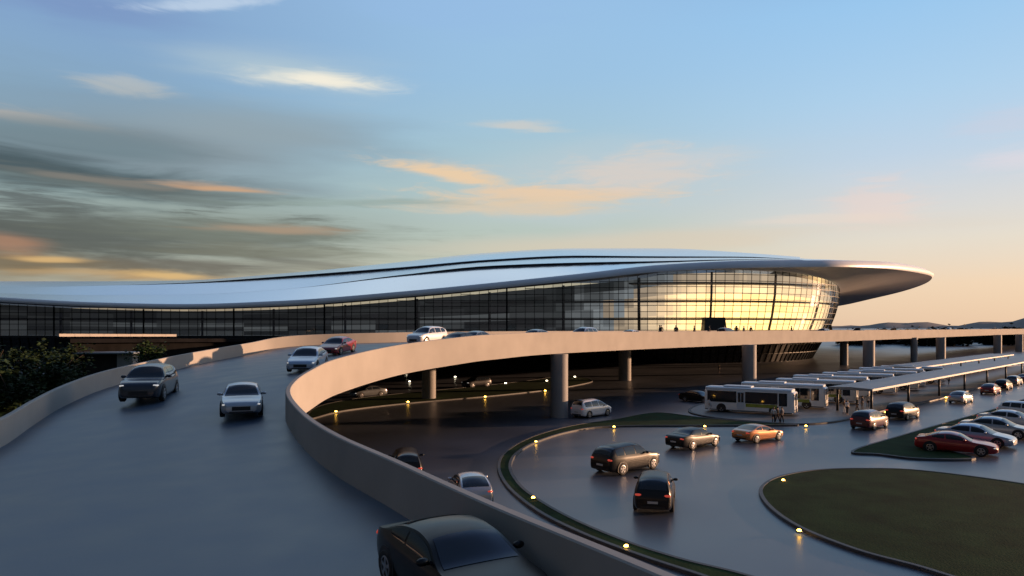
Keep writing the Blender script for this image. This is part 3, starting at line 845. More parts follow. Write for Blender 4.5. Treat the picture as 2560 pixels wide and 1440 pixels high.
# ------------------------------------------------------------------ cars
SPEC = {
 'sedan': dict(L=4.7, W=1.82, top=[(0, .56), (.12, .68), (.5, .80), (1.15, .92), (1.95, 1.36), (2.5, 1.44), (3.1, 1.41), (3.95, 1.06), (4.5, 1.0), (4.62, .9), (4.7, .72)],
               belt=[(0, .56), (.12, .68), (.5, .80), (1.15, .92), (2.0, .93), (3.2, .97), (3.95, 1.04), (4.5, .99), (4.62, .89), (4.7, .72)], ws=(1.16, 1.93), rw=(3.18, 3.92), sw=((1.42, 2.42), (2.5, 3.6)), ax=(.86, 3.62), r=.33),
 'suv': dict(L=4.6, W=1.86, top=[(0, .62), (.1, .82), (.4, .95), (1.15, 1.05), (1.8, 1.55), (2.4, 1.66), (3.6, 1.63), (4.15, 1.5), (4.48, 1.05), (4.6, .75)],
             belt=[(0, .62), (.1, .82), (.4, .95), (1.15, 1.05), (2.0, 1.04), (3.4, 1.08), (4.2, 1.10), (4.48, 1.02), (4.6, .75)], ws=(1.18, 1.78), rw=(3.95, 4.42), sw=((1.42, 2.35), (2.43, 3.3), (3.38, 4.05)), ax=(.86, 3.64), r=.36),
 'van': dict(L=4.6, W=1.86, top=[(0, .60), (.1, .80), (.45, .98), (.85, 1.12), (1.6, 1.62), (2.2, 1.76), (3.7, 1.74), (4.3, 1.62), (4.5, 1.1), (4.6, .75)],
             belt=[(0, .60), (.1, .80), (.45, .96), (.85, 1.06), (2.0, 1.06), (3.6, 1.08), (4.3, 1.08), (4.5, 1.02), (4.6, .75)], ws=(.90, 1.58), rw=(4.08, 4.44), sw=((1.12, 2.05), (2.13, 3.1), (3.18, 4.15)), ax=(.84, 3.64), r=.34),
 'hatch': dict(L=4.2, W=1.8, top=[(0, .56), (.12, .70), (.5, .84), (1.05, .96), (1.75, 1.40), (2.3, 1.49), (3.0, 1.45), (3.7, 1.22), (4.08, .98), (4.2, .72)],
               belt=[(0, .56), (.12, .70), (.5, .84), (1.05, .96), (2.0, .97), (3.0, 1.0), (3.7, 1.03), (4.08, .96), (4.2, .72)], ws=(1.08, 1.73), rw=(3.12, 3.95), sw=((1.32, 2.2), (2.28, 3.3)), ax=(.82, 3.36), r=.33),
 'coupe': dict(L=4.5, W=1.86, top=[(0, .52), (.12, .64), (.6, .76), (1.3, .86), (2.1, 1.24), (2.6, 1.31), (3.1, 1.27), (3.95, 1.0), (4.35, .93), (4.5, .68)],
               belt=[(0, .52), (.12, .64), (.6, .76), (1.3, .86), (2.1, .88), (3.1, .93), (3.95, .98), (4.35, .92), (4.5, .68)], ws=(1.34, 2.06), rw=(3.15, 3.9), sw=((1.6, 2.75), (2.83, 3.5)), ax=(.86, 3.6), r=.33),
}
def halfw(S, x):
    L_ = S['L']; w = S['W']/2
    return w*hermite([(0, .70), (.06, .79), (.2, .90), (.55, .975), (1.3, 1.0), (L_-1.2, 1.0), (L_-.5, .965), (L_-.2, .91), (L_-.06, .84), (L_, .76)], x)
def zbot(S, x):
    L_ = S['L']
    return hermite([(0, .30), (.1, .24), (.5, .19), (L_-.6, .20), (L_-.1, .28), (L_, .34)], x)
def section(S, x):
    w = halfw(S, x); zt = hermite(S['top'], x); zbl = min(hermite(S['belt'], x), zt); zb = zbot(S, x)
    k = max(0, zt-zbl); hgt = zbl-zb
    rcy = w*.93-.40*k; rcz = zbl+.86*k
    return w, zt, zbl, zb, k, rcy, rcz
def side_pt(S, x, t):
    w, zt, zbl, zb, k, rcy, rcz = section(S, x)
    bulge = math.sin(math.pi*t)*.03*min(1, k/.4)
    return Vector((x, w*.93+(rcy-w*.93)*t+bulge, zbl+(rcz-zbl)*t))
def roof_pt(S, x, q):
    w, zt, zbl, zb, k, rcy, rcz = section(S, x)
    cr = .02+.02*min(1, k)
    return Vector((x, rcy*q, rcz+(zt+cr-rcz)*(1-abs(q)**2.6)))
def half_ring(S, x):
    w, zt, zbl, zb, k, rcy, rcz = section(S, x); h = zbl-zb
    ring = [(0, zb), (w*.55, zb), (w*.88, zb+.01), (w*.965, zb+.10*h+.02), (w*.985, zb+.25*h), (w*1.0, zb+.48*h), (w*1.0, zb+.62*h), (w*.985, zb+.80*h), (w*.965, zb+.93*h), (w*.93, zbl)]
    pts = [Vector((x, a, b)) for a, b in ring]
    for t in (.2, .4, .6, .8, .95): pts.append(side_pt(S, x, t))
    for q in (1, .94, .82, .6, .3, 0): pts.append(roof_pt(S, x, q))
    return pts
PROTO = {}
def wheel_meshes(r):
    bm = bmesh.new()
    lathe_y(bm, [(r*.62, -.09), (r*.9, -.11), (r, -.08), (r*1.0, .08), (r*.9, .11), (r*.62, .09)], 24)
    t = bpy.data.meshes.new('wheel'); bm.to_mesh(t); bm.free(); t.materials.append(M['tyre'])
    for p_ in t.polygons: p_.use_smooth = True
    bm = bmesh.new()
    lathe_y(bm, [(r*.66, -.085), (r*.66, .10), (r*.58, .105), (r*.56, .06), (r*.001, .055)], 24)
    for k in range(5):
        a = k*2*math.pi/5
        M_ = Matrix.Rotation(a, 4, 'Y')
        box(bm, (-.035*r/.33, .06, .03), (.035*r/.33, .1, r*.6), 0, M_)
    lathe_y(bm, [(r*.16, .05), (r*.15, .11), (.001, .112)], 12)
    m_ = bpy.data.meshes.new('rim'); bm.to_mesh(m_); bm.free(); m_.materials.append(M['rim_metal'])
    return t, m_
WH = {r: wheel_meshes(r) for r in (.33, .34, .36, .42)}
def add_wheel(root, x, y, r, flip):
    t, m_ = WH[r]
    o = bpy.data.objects.new('wheel', t); COL.objects.link(o); o.parent = root; o.location = (x, y, r)
    if flip: o.rotation_euler = (0, 0, math.pi)
    q = bpy.data.objects.new('rim', m_); COL.objects.link(q); q.parent = o
def build_car(kind):
    S = SPEC[kind]; L_ = S['L']; X = lambda x: L_/2-x          # forward is local +X
    tr = lambda v: Vector((X(v.x), v.y, v.z))
    root = thing('car', None, None)
    st = sorted(set([0, .03, .07, .12, .2, .3, .42, .56, .72, .9]+[1.0+i*.12 for i in range(int((L_-1.9)/.12))]+[L_-a for a in (.9, .75, .6, .45, .33, .23, .15, .09, .04, 0)]))
    bm = bmesh.new(); rings = []
    for x in st:
        h = half_ring(S, x)
        # wheel arches are pressed into the flanks
        full = h+[Vector((p.x, -p.y, p.z)) for p in reversed(h[1:-1])]
        rings.append([tr(p) for p in full])
    V = grid_faces(bm, rings, closed=True)
    bm.faces.new(V[0]); bm.faces.new(V[-1])
    body = obj('body', bm, P['white'], root); auto_smooth(body, 32)
    # arches and sills
    for ax in S['ax']:
        for sgn in (1, -1):
            w = halfw(S, ax); bm = bmesh.new()
            yc = sgn*(w-.05); R0 = S['r']*1.2
            n = 20; ring = [(X(ax)+R0*math.cos(a), S['r']+.02+R0*math.sin(a)) for a in [2*math.pi*k/n for k in range(n)]]
            A = [bm.verts.new((a, sgn*(w-.25), max(b, .17))) for a, b in ring]; B = [bm.verts.new((a, sgn*(w+.008), max(b, .17))) for a, b in ring]
            for k in range(n): bm.faces.new((A[k], A[(k+1) % n], B[(k+1) % n], B[k]))
            bm.faces.new(B)
            obj('wheel_arch', bm, M['black'], root)
    for ax in S['ax']:
        for sgn in (1, -1): add_wheel(root, X(ax), sgn*(halfw(S, ax)-.075), S['r'], sgn < 0)
    # glass
    for sgn in (1, -1):
        for x0, x1 in S['sw']:
            bm = bmesh.new(); rows = []
            for i in range(13):
                x = x0+(x1-x0)*i/12
                k = section(S, x)[4]
                if k < .10: continue
                lo, hi = min(.3, .05/k), max(.7, 1-.05/k)
                rows.append([tr(Vector((x, sgn*(p.y+.007), p.z))) for p in (side_pt(S, x, lo+(hi-lo)*t) for t in (0, .33, .66, 1))])
            grid_faces(bm, rows); obj('side_window', bm, M['carglass'], root, smooth=True)
    for nm, (x0, x1) in (('windscreen', S['ws']), ('rear_window', S['rw'])):
        bm = bmesh.new(); rows = []
        for i in range(9):
            x = x0+(x1-x0)*i/8; d = .02
            row = []
            for j in range(9):
                q = -.88+1.76*j/8
                p = roof_pt(S, x, q); g = (roof_pt(S, x+d, q).z-roof_pt(S, x-d, q).z)/(2*d)
                nn = Vector((-g, 0, 1)).normalized()*.012
                row.append(tr(p+nn))
            rows.append(row)
        grid_faces(bm, rows); obj(nm, bm, M['carglass'], root, smooth=True)
    # lamps, grille, plates, mirrors
    for sgn in (1, -1):
        bm = bmesh.new(); xf = .20; w = halfw(S, xf); zf = hermite(S['top'], xf)-.10
        ellipsoid(bm, Vector((X(xf)-.02, sgn*(w*.80), zf)), (.16, .17, .075)); obj('headlight', bm, M['headlamp'], root, smooth=True)
        bm = bmesh.new(); xr = L_-.13; w = halfw(S, xr); zr = hermite(S['belt'], xr)-.10
        ellipsoid(bm, Vector((X(xr), sgn*(w*.80), zr)), (.10, .18, .075)); obj('tail_light', bm, M['tail'], root, smooth=True)
        bm = bmesh.new(); xm = S['sw'][0][0]+.12; w, zt, zbl = section(S, xm)[:3]
        ellipsoid(bm, Vector((X(xm), sgn*(w+.06), zbl+.08)), (.08, .13, .075)); bar(bm, Vector((X(xm), sgn*(w*.9), zbl+.03)), Vector((X(xm), sgn*(w+.05), zbl+.06)), .05)
        obj('mirror', bm, P['white'], root, smooth=True)
    bm = bmesh.new(); w = halfw(S, 0)
    M2 = None
    box(bm, (X(.09), -w*.62, .36), (X(-.012), w*.62, .54)); box(bm, (X(.09), -w*.8, .27), (X(-.008), w*.8, .325)); obj('grille', bm, M['black'], root)
    bm = bmesh.new(); box(bm, (X(L_+.014), -.24, .56), (X(L_-.04), .24, .67)); obj('number_plate', bm, M['plate'], root)
    bm = bmesh.new(); box(bm, (X(L_+.006), -w*.9, .33), (X(L_-.08), w*.9, .43)); obj('bumper', bm, M['black'], root)
    return root
def setup(root, pm_):
    for ch in root.children:
        if ch.name.split('.')[0] in ('body', 'mirror'):
            ch.material_slots[0].link = 'OBJECT'; ch.material_slots[0].material = pm_
def car(kind, color, label, pos, head, group, scale=1.0, up=None, name='car'):
    if kind not in PROTO:
        r = build_car(kind); PROTO[kind] = r; used[kind] = False
    if not used[kind]: r = PROTO[kind]; used[kind] = True
    else: r = copy_tree(PROTO[kind])
    tag(r, label, 'car', group); r.name = name
    h = Vector(head)
    r.location = pos; r.scale = (scale,)*3
    yaw = math.atan2(h.y, h.x); pt_ = -math.atan2(h.z, math.hypot(h.x, h.y)) if len(h) == 3 else 0
    r.rotation_euler = (0, pt_, yaw)
    if group == RP:                        # sits square on the banked ramp
        hit = BVH.ray_cast(Vector((pos[0], pos[1], 60)), Vector((0, 0, -1)))
        if hit[0]:
            zz = hit[1] if hit[1].z > 0 else -hit[1]
            xx = Vector((h.x, h.y, h.z if len(h) == 3 else 0)); xx = (xx-zz*xx.dot(zz)).normalized(); yy = zz.cross(xx)
            r.rotation_euler = Matrix(((xx.x, yy.x, zz.x), (xx.y, yy.y, zz.y), (xx.z, yy.z, zz.z))).to_euler()
    setup(r, P[color]); return r
used = {}
GR = 'cars on the ground-level roads'; PK = 'cars parked in the lot at the right'; RP = 'cars on the elevated road'
def gcar(kind, color, label, rear, front, group=GR, scale=1.0, name='car'):
    a, b = gnd(*rear), gnd(*front)
    z = .15 if group == PK else .005
    c_ = (a+b)/2; return car(kind, color, label, (c_.x, c_.y, z*0+.004), (b-a), group, scale, name=name)
def rcar(kind, color, label, rear, front, scale=1.0, name='car', shift=0):
    if len(front) == 3: c_ = on_ramp(*rear); d = Vector(front)
    else:
        a, b = on_ramp(*rear), on_ramp(*front)
        c_ = (a+b)/2; d = (b-a)
    o_ = BVH.ray_cast(Vector((c_.x, c_.y, 40)), Vector((0, 0, -1)))
    n_ = o_[1] if o_[1].z > 0 else -o_[1]
    dn = d-n_*d.dot(n_)
    return car(kind, color, label, o_[0]+Vector((0, 0, .005)), dn, RP, scale, name=name)
rcar('suv', 'navy', 'tall dark blue people carrier heading down the ramp beside the left parapet', (376, 996), (.24, -.97, 0), 1.24)
rcar('sedan', 'silver', 'white saloon coming straight down the middle of the ramp, seen from the front', (606, 1032), (.33, -.94, 0), 1.04)
rcar('sedan', 'blue', 'pale silver-blue saloon rounding the bend against the near parapet', (796, 912), (742, 938), 1.12)
rcar('sedan', 'red', 'dark red saloon on the ramp behind the pale silver-blue saloon', (868, 878), (820, 890), 1.1)
rcar('suv', 'white', 'white estate car with black windows at the top of the ramp', (1102, 859), (1034, 863), 1.16)
fz = BVH.ray_cast(Vector((-1.26, 13.46, 40)), Vector((0, 0, -1)))[0].z
car('coupe', 'black', 'big black car in the shadowed foreground leaving along the near parapet', (-.93, 12.62, fz+.0), (.52, -.85, 0), RP, .93)
def along(i_f, off):
    """point on the deck off metres inside the near parapet; i_f is an index along the edge"""
    i = int(i_f); p = RTs[i]; q = RTs[i+1]; t = (q-p).normalized(); n_ = Vector((-t.y, t.x, 0)).normalized()
    c_ = p.lerp(q, i_f-i)+n_*off
    h = BVH.ray_cast(Vector((c_.x, c_.y, 60)), Vector((0, 0, -1)))
    return h[0], t
def idx_at(px):
    return min(range(130, len(RTs)-2), key=lambda i: abs(CX+RTs[i].x/RTs[i].y*F-px))
for px, kind, colr_, off, sg, lab in ((1208, 'sedan', 'black', 4.0, -1, 'black saloon just past the top of the bend, only its roof above the parapet'),
        (1300, 'sedan', 'grey', 5.0, -1, 'low dark roof of a car showing over the parapet right of the black saloon'),
        (1418, 'hatch', 'grey', 4.4, -1, 'dark car roof showing over the parapet above the thick near column'),
        (1540, 'van', 'silver', 4.5, -1, 'pale van roof showing over the parapet in front of the darker glass'),
        (1660, 'sedan', 'white', 5.5, -1, 'white car roof showing over the parapet before the glowing glass begins'),
        (1905, 'van', 'maroon', 5.5, 1, 'dark van on the upper road between the two entrance lobbies'),
        (2140, 'suv', 'white', 6, -1, 'pale car on the upper road right of the glass hall'),
        (2215, 'van', 'black', 6, -1, 'black van on the upper road beneath the tip of the roof'),
        (2330, 'suv', 'black', 7, -1, 'black car on the upper road far to the right'),
        (2450, 'van', 'white', 7, -1, 'white van on the upper road close to its far end')):
    p, t = along(idx_at(px), off); car(kind, colr_, lab, p+Vector((0, 0, .005)), t*sg, RP)
gcar('suv', 'black', 'black hatchback with rounded back turning in the loop, front wheels to the right', (1515, 1185), (1612, 1166), scale=1.05)
gcar('suv', 'black', 'black car seen from behind in the middle of the loop road', (1632, 1288), (1642, 1236), scale=1.02)
gcar('sedan', 'black', 'dark saloon between the black hatchback and the copper coupe', (1692, 1124), (1772, 1110), scale=1.02)
gcar('coupe', 'orange', 'copper orange coupe driving below the bus platform', (1858, 1106), (1930, 1096), scale=1.0)
gcar('van', 'white', 'white minivan beside the thick near column', (1440, 1046), (1515, 1036))
gcar('suv', 'maroon', 'dark maroon off-roader near the canopy end, tail lamps mirrored on the road', (2140, 1078), (2205, 1062))
gcar('suv', 'black', 'black car ahead of the dark maroon off-roader', (2230, 1052), (2282, 1040))
gcar('hatch', 'silver', 'pale silver hatchback on the road right of the canopy, alone', (2380, 1012), (2424, 1002), scale=.95)
gcar('hatch', 'red', 'dark red hatchback in the queue at the right, behind a dark car', (2456, 990), (2496, 980), scale=.95)
gcar('suv', 'black', 'dark car in the queue directly ahead of the dark red hatchback', (2492, 978), (2524, 969), scale=.9)
gcar('suv', 'grey', 'grey car farther along the queue at the right edge', (2522, 966), (2548, 959), scale=.9)
gcar('sedan', 'red', 'red car at the very right edge beyond the queue', (2546, 958), (2575, 951), scale=.9)
gcar('sedan', 'black', 'black saloon in the shade behind the tail of the nearest bus', (1722, 1003), (1766, 1007), scale=.95)
gcar('sedan', 'grey', 'car in deep shade under the ramp bend, its tail catching light', (950, 990), (892, 994), scale=1.0)
gcar('suv', 'black', 'very dark car in the shade between two columns beneath the ramp', (1220, 966), (1162, 970), scale=1.0)
gcar('van', 'black', 'boxy black car half hidden behind the near parapet, upper one of two', (1018, 1206), (1014, 1182), scale=1.0)
gcar('hatch', 'silver', 'silver hatchback with roof rails half hidden behind the near parapet', (1190, 1272), (1160, 1232), scale=1.0)
gcar('coupe', 'scarlet', 'bright red car at the front of the parked row', (2300, 1124), (2484, 1140), PK, 1.12)
gcar('sedan', 'blue', 'pale blue-white saloon parked right behind the bright red car', (2358, 1104), (2520, 1120), PK, 1.1)
gcar('sedan', 'silver', 'silver grey saloon third in the parked row', (2424, 1085), (2560, 1097), PK, 1.1)
gcar('sedan', 'white', 'white saloon fourth in the parked row at the right edge', (2470, 1064), (2590, 1075), PK, 1.08)
gcar('suv', 'white', 'white off-roader at the far end of the parked row, cut by the frame', (2512, 1042), (2620, 1052), PK, 1.0)
gcar('sedan', 'blue', 'pale car parked beyond the white off-roader, barely in the frame', (2540, 1026), (2640, 1034), PK, 1.0)

# ------------------------------------------------------------------ buses
def build_bus():
    L_, Wd, H = 8.9, 2.3, 2.62
    root = thing('shuttle_bus', None, None)
    def rbox(bm, x0, x1, w, z0, z1, r=.14, mi=0):
        ring = []
        hw = w/2
        prof = [(-hw, z0), (-hw, z1-r), (-hw+r*.3, z1-r*.3), (-hw+r, z1), (hw-r, z1), (hw-r*.3, z1-r*.3), (hw, z1-r), (hw, z0)]
        rows = []
        for x, ins in ((x0, .10), (x0+.08, .03), (x0+.2, 0), (x1-.35, 0), (x1-.12, .04), (x1, .14)):
            rows.append([Vector((x, y*(1-ins/hw), z0+(z-z0)*(1-ins*.5))) for y, z in prof])
        V = grid_faces(bm, rows, mi, closed=True); bm.faces.new(V[0]); bm.faces.new(V[-1])
    bm = bmesh.new(); rbox(bm, -L_/2, L_/2, Wd, .32, 2.38); b = obj('body', bm, M['bus_white'], root); auto_smooth(b, 40)
    bm = bmesh.new(); rbox(bm, -L_/2+.05, L_/2-.25, Wd-.06, 2.36, H, .2); o = obj('roof', bm, M['bus_roof'], root); auto_smooth(o, 40)
    bm = bmesh.new(); rbox(bm, -2.6, .2, 1.5, H-.02, H+.16, .1); o = obj('roof_unit', bm, M['bus_roof'], root)
    y0 = Wd/2+.006
    for sgn in (-1, 1):
        for x0, x1 in ((-4.15, -1.15), (-.28 if sgn < 0 else -1.05, 2.9)):
            bm = bmesh.new(); box(bm, (x0, sgn*y0-.012, 1.08), (x1, sgn*y0+.012, 2.24)); w_ = obj('side_window', bm, M['carglass'], root)
        bm = bmesh.new(); box(bm, (-.22, sgn*y0-.012, .70), (2.85, sgn*y0+.014, 1.04)); obj('colour_band', bm, M['bus_band'], root)
        bm = bmesh.new(); box(bm, (3.0, sgn*y0-.012, .95), (3.8, sgn*y0+.012, 2.24)); obj('cab_window', bm, M['carglass'], root)
    d = thing('door', None, None); d.parent = root
    bpy.data.objects.remove(d)
    bm = bmesh.new(); box(bm, (-1.08, -y0-.02, .42), (-.34, -y0+.02, 2.24)); dr = obj('door', bm, M['bus_roof'], root)
    bm = bmesh.new(); box(bm, (-1.0, -y0-.03, 1.15), (-.74, -y0-.015, 2.12)); box(bm, (-.68, -y0-.03, 1.15), (-.42, -y0-.015, 2.12)); obj('door_glass', bm, M['carglass'], dr)
    bm = bmesh.new()
    rows = [[Vector((L_/2-.045*(1-abs(q)**3)*0+.012-.16*abs(q)**4, q*1.02, z)) for q in (-1, -.8, -.4, 0, .4, .8, 1)] for z in (1.0, 1.6, 2.2)]
    grid_faces(bm, rows); obj('windscreen', bm, M['carglass'], root, smooth=True)
    bm = bmesh.new(); box(bm, (L_/2-.1, -.7, .45), (L_/2+.02, .7, .62)); box(bm, (L_/2-.2, -1.0, .30), (L_/2+.01, 1.0, .40)); obj('grille', bm, M['black'], root)
    for sgn in (1, -1):
        bm = bmesh.new(); ellipsoid(bm, Vector((L_/2-.06, sgn*.88, .72)), (.08, .14, .10)); obj('headlight', bm, M['headlamp'], root, smooth=True)
        bm = bmesh.new(); box(bm, (-L_/2-.015, sgn*.9-.1, .8), (-L_/2+.03, sgn*.9+.1, 1.1)); obj('tail_light', bm, M['tail'], root)
        bm = bmesh.new(); bar(bm, Vector((L_/2-.1, sgn*1.05, 2.15)), Vector((L_/2+.2, sgn*1.28, 2.0)), .04); box(bm, (L_/2+.14, sgn*1.28-.1, 1.62), (L_/2+.22, sgn*1.28+.1, 2.02)); obj('mirror', bm, M['black'], root)
        for x in (-2.7, 2.55):
            bm = bmesh.new(); n = 20; R0 = .5
            A = [bm.verts.new((x+R0*math.cos(a), sgn*(Wd/2-.3), max(.3, .44+R0*math.sin(a)))) for a in [2*math.pi*k/n for k in range(n)]]
            B = [bm.verts.new((x+R0*math.cos(a), sgn*(Wd/2+.010), max(.3, .44+R0*math.sin(a)))) for a in [2*math.pi*k/n for k in range(n)]]
            for k in range(n): bm.faces.new((A[k], A[(k+1) % n], B[(k+1) % n], B[k]))
            bm.faces.new(B); obj('wheel_arch', bm, M['black'], root)
            add_wheel(root, x, sgn*(Wd/2-.1), .42, sgn < 0)
    bm = bmesh.new(); box(bm, (-L_/2+.05, -Wd/2+.1, .22), (L_/2-.2, Wd/2-.1, .33)); obj('underframe', bm, M['black'], root)
    return root
bp = build_bus()
bf0 = gnd(1990, 1041); br0 = gnd(1772, 1028); bh = (bf0-br0).normalized()
step = Vector((5.0, 5.1, 0))
blab = ['nearest white shuttle bus with a yellow-green side band, seen full length', 'second shuttle bus, its blunt front peeping out behind the nearest bus',
        'third shuttle bus from the camera in the slanting row', 'fourth shuttle bus, mostly roof, under the start of the canopy', 'fifth shuttle bus in the row, beside the canopy',
        'sixth shuttle bus in the row, tail standing out left of the canopy', 'seventh shuttle bus, its blue-grey roof just left of the far canopy', 'eighth shuttle bus, farthest one told apart in the row']
for k in range(8):
    r = bp if k == 0 else copy_tree(bp)
    p = bf0-bh*4.45+step*(k*1.12)+(bh*(-.8+1.2*((k*7) % 3)/2) if k > 1 else Vector((0, 0, 0)))
    r.location = (p.x, p.y, .104); r.rotation_euler = (0, 0, math.atan2(bh.y, bh.x))
    tag(r, blab[k], 'bus', 'shuttle buses parked in a slanting row')

# ------------------------------------------------------------------ canopies
def canopy(a, b, width, h, label, posts, edge=.22):
    d = (b-a).normalized(); n_ = Vector((-d.y, d.x, 0)); Ln = (b-a).length
    t = thing('bus_canopy', label, 'canopy', (a.x, a.y, .1), math.atan2(d.y, d.x))
    bm = bmesh.new(); rows = []
    for x in (0, Ln):
        rows.append([Vector((x, 0, h)), Vector((x, 0, h+edge)), Vector((x, width*.5, h+edge+.10)), Vector((x, width, h+edge)), Vector((x, width, h))])
    V = grid_faces(bm, rows, closed=True); bm.faces.new(V[0]); bm.faces.new(V[-1])
    obj('roof', bm, M['canopy'], t)
    for x in posts:
        for y in ((.5, width-.5) if x == posts[0] else (.6,)):
            bm = bmesh.new(); tube(bm, [Vector((x, y, 0)), Vector((x, y, h+.02))], [.13, .13], 10); o = obj('post', bm, M['post'], t, smooth=True)
    bm = bmesh.new()
    for x in range(2, int(Ln), 5): box(bm, (x-.06, .15, h-.16), (x+.06, width-.15, h-.004))
    obj('roof_beam', bm, M['post'], t)
    return t
ca = gnd(2160, 980, 2.55); cb = gnd(2560, 906, 2.55); cdir = (cb-ca).normalized()
ca = ca+cdir*2.5
canopy(ca, ca+cdir*110, 4.4, 2.35, 'long flat metal canopy running away beside the row of buses', [1.2, 14, 27, 40, 54, 68, 82, 96])
c2 = gnd(2290, 921, 2.6)
canopy(c2, c2+cdir*75, 5.0, 2.4, 'second wide canopy farther back, behind the long canopy', [2, 16, 30, 44, 58, 72])

# ------------------------------------------------------------------ ground lamps
def build_lamp(warm):
    root = thing('ground_lamp', None, None)
    bm = bmesh.new(); 
    n = 12
    rings = [[bm.verts.new((r*math.cos(2*math.pi*k/n), r*math.sin(2*math.pi*k/n), z)) for k in range(n)] for r, z in ((.19, 0), (.19, .05), (.16, .07), (.12, .075))]
    for a, b in zip(rings, rings[1:]):
        for k in range(n): bm.faces.new((a[k], a[(k+1) % n], b[(k+1) % n], b[k]))
    bm.faces.new(rings[-1])
    obj('base', bm, M['post'], root)
    bm = bmesh.new(); ellipsoid(bm, Vector((0, 0, .09)), (.12, .12, .10), 12, 8); obj('lens', bm, M['lamp'] if warm else M['lampw'], root, smooth=True)
    bm = bmesh.new()
    for k in range(4):
        th = k*math.pi/2+.4; c_, s_ = math.cos(th)*.135, math.sin(th)*.135
        tube(bm, [Vector((c_, s_, .06)), Vector((c_*.9, s_*.9, .16)), Vector((0, 0, .205))], [.010, .010, .010], 6)
    obj('guard', bm, M['post'], root)
    return root
LW, LN = build_lamp(True), build_lamp(False)
lu = {1: False, 0: False}
lamps = [(840, 1029, 1, 'yellow ground lamp at the near tip of the dark verge under the ramp'), (1020, 1005, 1, 'yellow ground lamp on the verge just left of the bend column'),
         (1213, 992, 1, 'yellow ground lamp on the verge kerb between bend column and thick column'), (1363, 977, 1, 'yellow ground lamp tucked against the left side of the thick column'),
         (1016, 932, 0, 'white ground lamp farthest left in the dark below the ramp'), (1024, 954, 0, 'white ground lamp just below the farthest left white lamp'),
         (1138, 942, 0, 'white ground lamp right of the bend column'), (1264, 958, 0, 'white ground lamp above the kerb, midway between two columns'),
         (1367, 952, 0, 'white ground lamp left of the thick column'), (1437, 942, 0, 'white ground lamp just right of the thick column'),
         (1340, 1104, 1, 'yellow ground lamp on the upper bend of the thin curved verge'), (1535, 1067, 1, 'yellow ground lamp on the curved verge below the white minivan'),
         (1762, 1066, 1, 'yellow ground lamp on the grass above the dark saloon'), (2015, 1065, 1, 'yellow ground lamp at the corner of the bus platform'),
         (1333, 1245, 1, 'yellow ground lamp low on the left bend of the curved verge'), (1565, 1367, 1, 'yellow ground lamp nearest the camera on the curved verge'),
         (1958, 1201, 1, 'yellow ground lamp at the top of the round lawn'), (1998, 1328, 1, 'yellow ground lamp on the lower kerb of the round lawn'),
         (2365, 994, 1, 'yellow ground lamp left of the pale silver hatchback'), (2214, 1031, 1, 'yellow ground lamp between the maroon and the black off-roader'),
         (2556, 942, 1, 'yellow ground lamp at the right edge by the queue of cars')]
for x, y, w, lab in lamps:
    src = LW if w else LN
    r = src if not lu[w] else copy_tree(src); lu[w] = True
    p = gnd(x, y+2, .13); r.location = (p.x, p.y, .12)
    sc = .8 if p.y < 60 else .9+(p.y-60)/110
    r.scale = (sc,)*3
    tag(r, lab, 'lamp', 'low lamps along the kerbs')

# ------------------------------------------------------------------ people
def skin_mesh(name, verts, edges, rads, root, m, sub=1):
    me = bpy.data.meshes.new(name); me.from_pydata(verts, edges, []); me.materials.append(m)
    o = bpy.data.objects.new(name, me); COL.objects.link(o)
    sk = o.modifiers.new('skin', 'SKIN'); sk.use_smooth_shade = True
    for i, v in enumerate(me.skin_vertices[0].data):
        v.radius = (rads[i], rads[i]*(.8 if i < 4 else 1)); v.use_root = (i == root)
    s_ = o.modifiers.new('sub', 'SUBSURF'); s_.levels = sub; s_.render_levels = sub
    dg = bpy.context.evaluated_depsgraph_get(); dg.update()
    ev = bpy.data.meshes.new_from_object(o.evaluated_get(dg)); ev.name = name
    bpy.data.objects.remove(o)
    for p_ in ev.polygons: p_.use_smooth = True
    return ev
def person_meshes(step_=.12, armf=.05, bend=.0):
    """1.72 m figure, facing +X"""
    v = [(0, 0, .95), (0, 0, 1.12), (.0, 0, 1.30), (0, 0, 1.43), (.01, 0, 1.50), (.02, 0, 1.58), (.03, 0, 1.67)]
    r = [.135, .12, .145, .10, .055, .085, .085]; e = [(0, 1), (1, 2), (2, 3), (3, 4), (4, 5), (5, 6)]
    def add(p, rad, par):
        v.append(p); r.append(rad); e.append((par, len(v)-1)); return len(v)-1
    add((.105, 0, 1.585), .02, 5)
    shirt_i, leg_i = [], []
    for sgn in (1, -1):
        sh = add((0, sgn*.19, 1.40), .06, 3); el_ = add((-.03+armf*.3, sgn*.25, 1.12), .043, sh); wr = add((.05+armf, sgn*.25, .87), .03, el_)
        pa = add((.07+armf, sgn*.25, .79), .036, wr)
        for j, (dx, ln) in enumerate(((.03, .07), (.01, .085), (-.01, .08), (-.03, .065))):
            k1 = add((.07+armf+dx, sgn*.25, .79-ln*.6), .011, pa); add((.08+armf+dx, sgn*.245, .79-ln*1.1), .009, k1)
        th = add((.11+armf, sgn*.235, .80), .012, pa); add((.13+armf, sgn*.23, .76), .010, th)
        hp = add((0, sgn*.095, .88), .095, 0); kn = add((sgn*step_*.6+.02, sgn*.10, .49), .06, hp); an = add((sgn*step_-.02, sgn*.10, .09), .04, kn); add((sgn*step_+.13, sgn*.115, .045), .038, an)
    return v, e, r
PERS = []
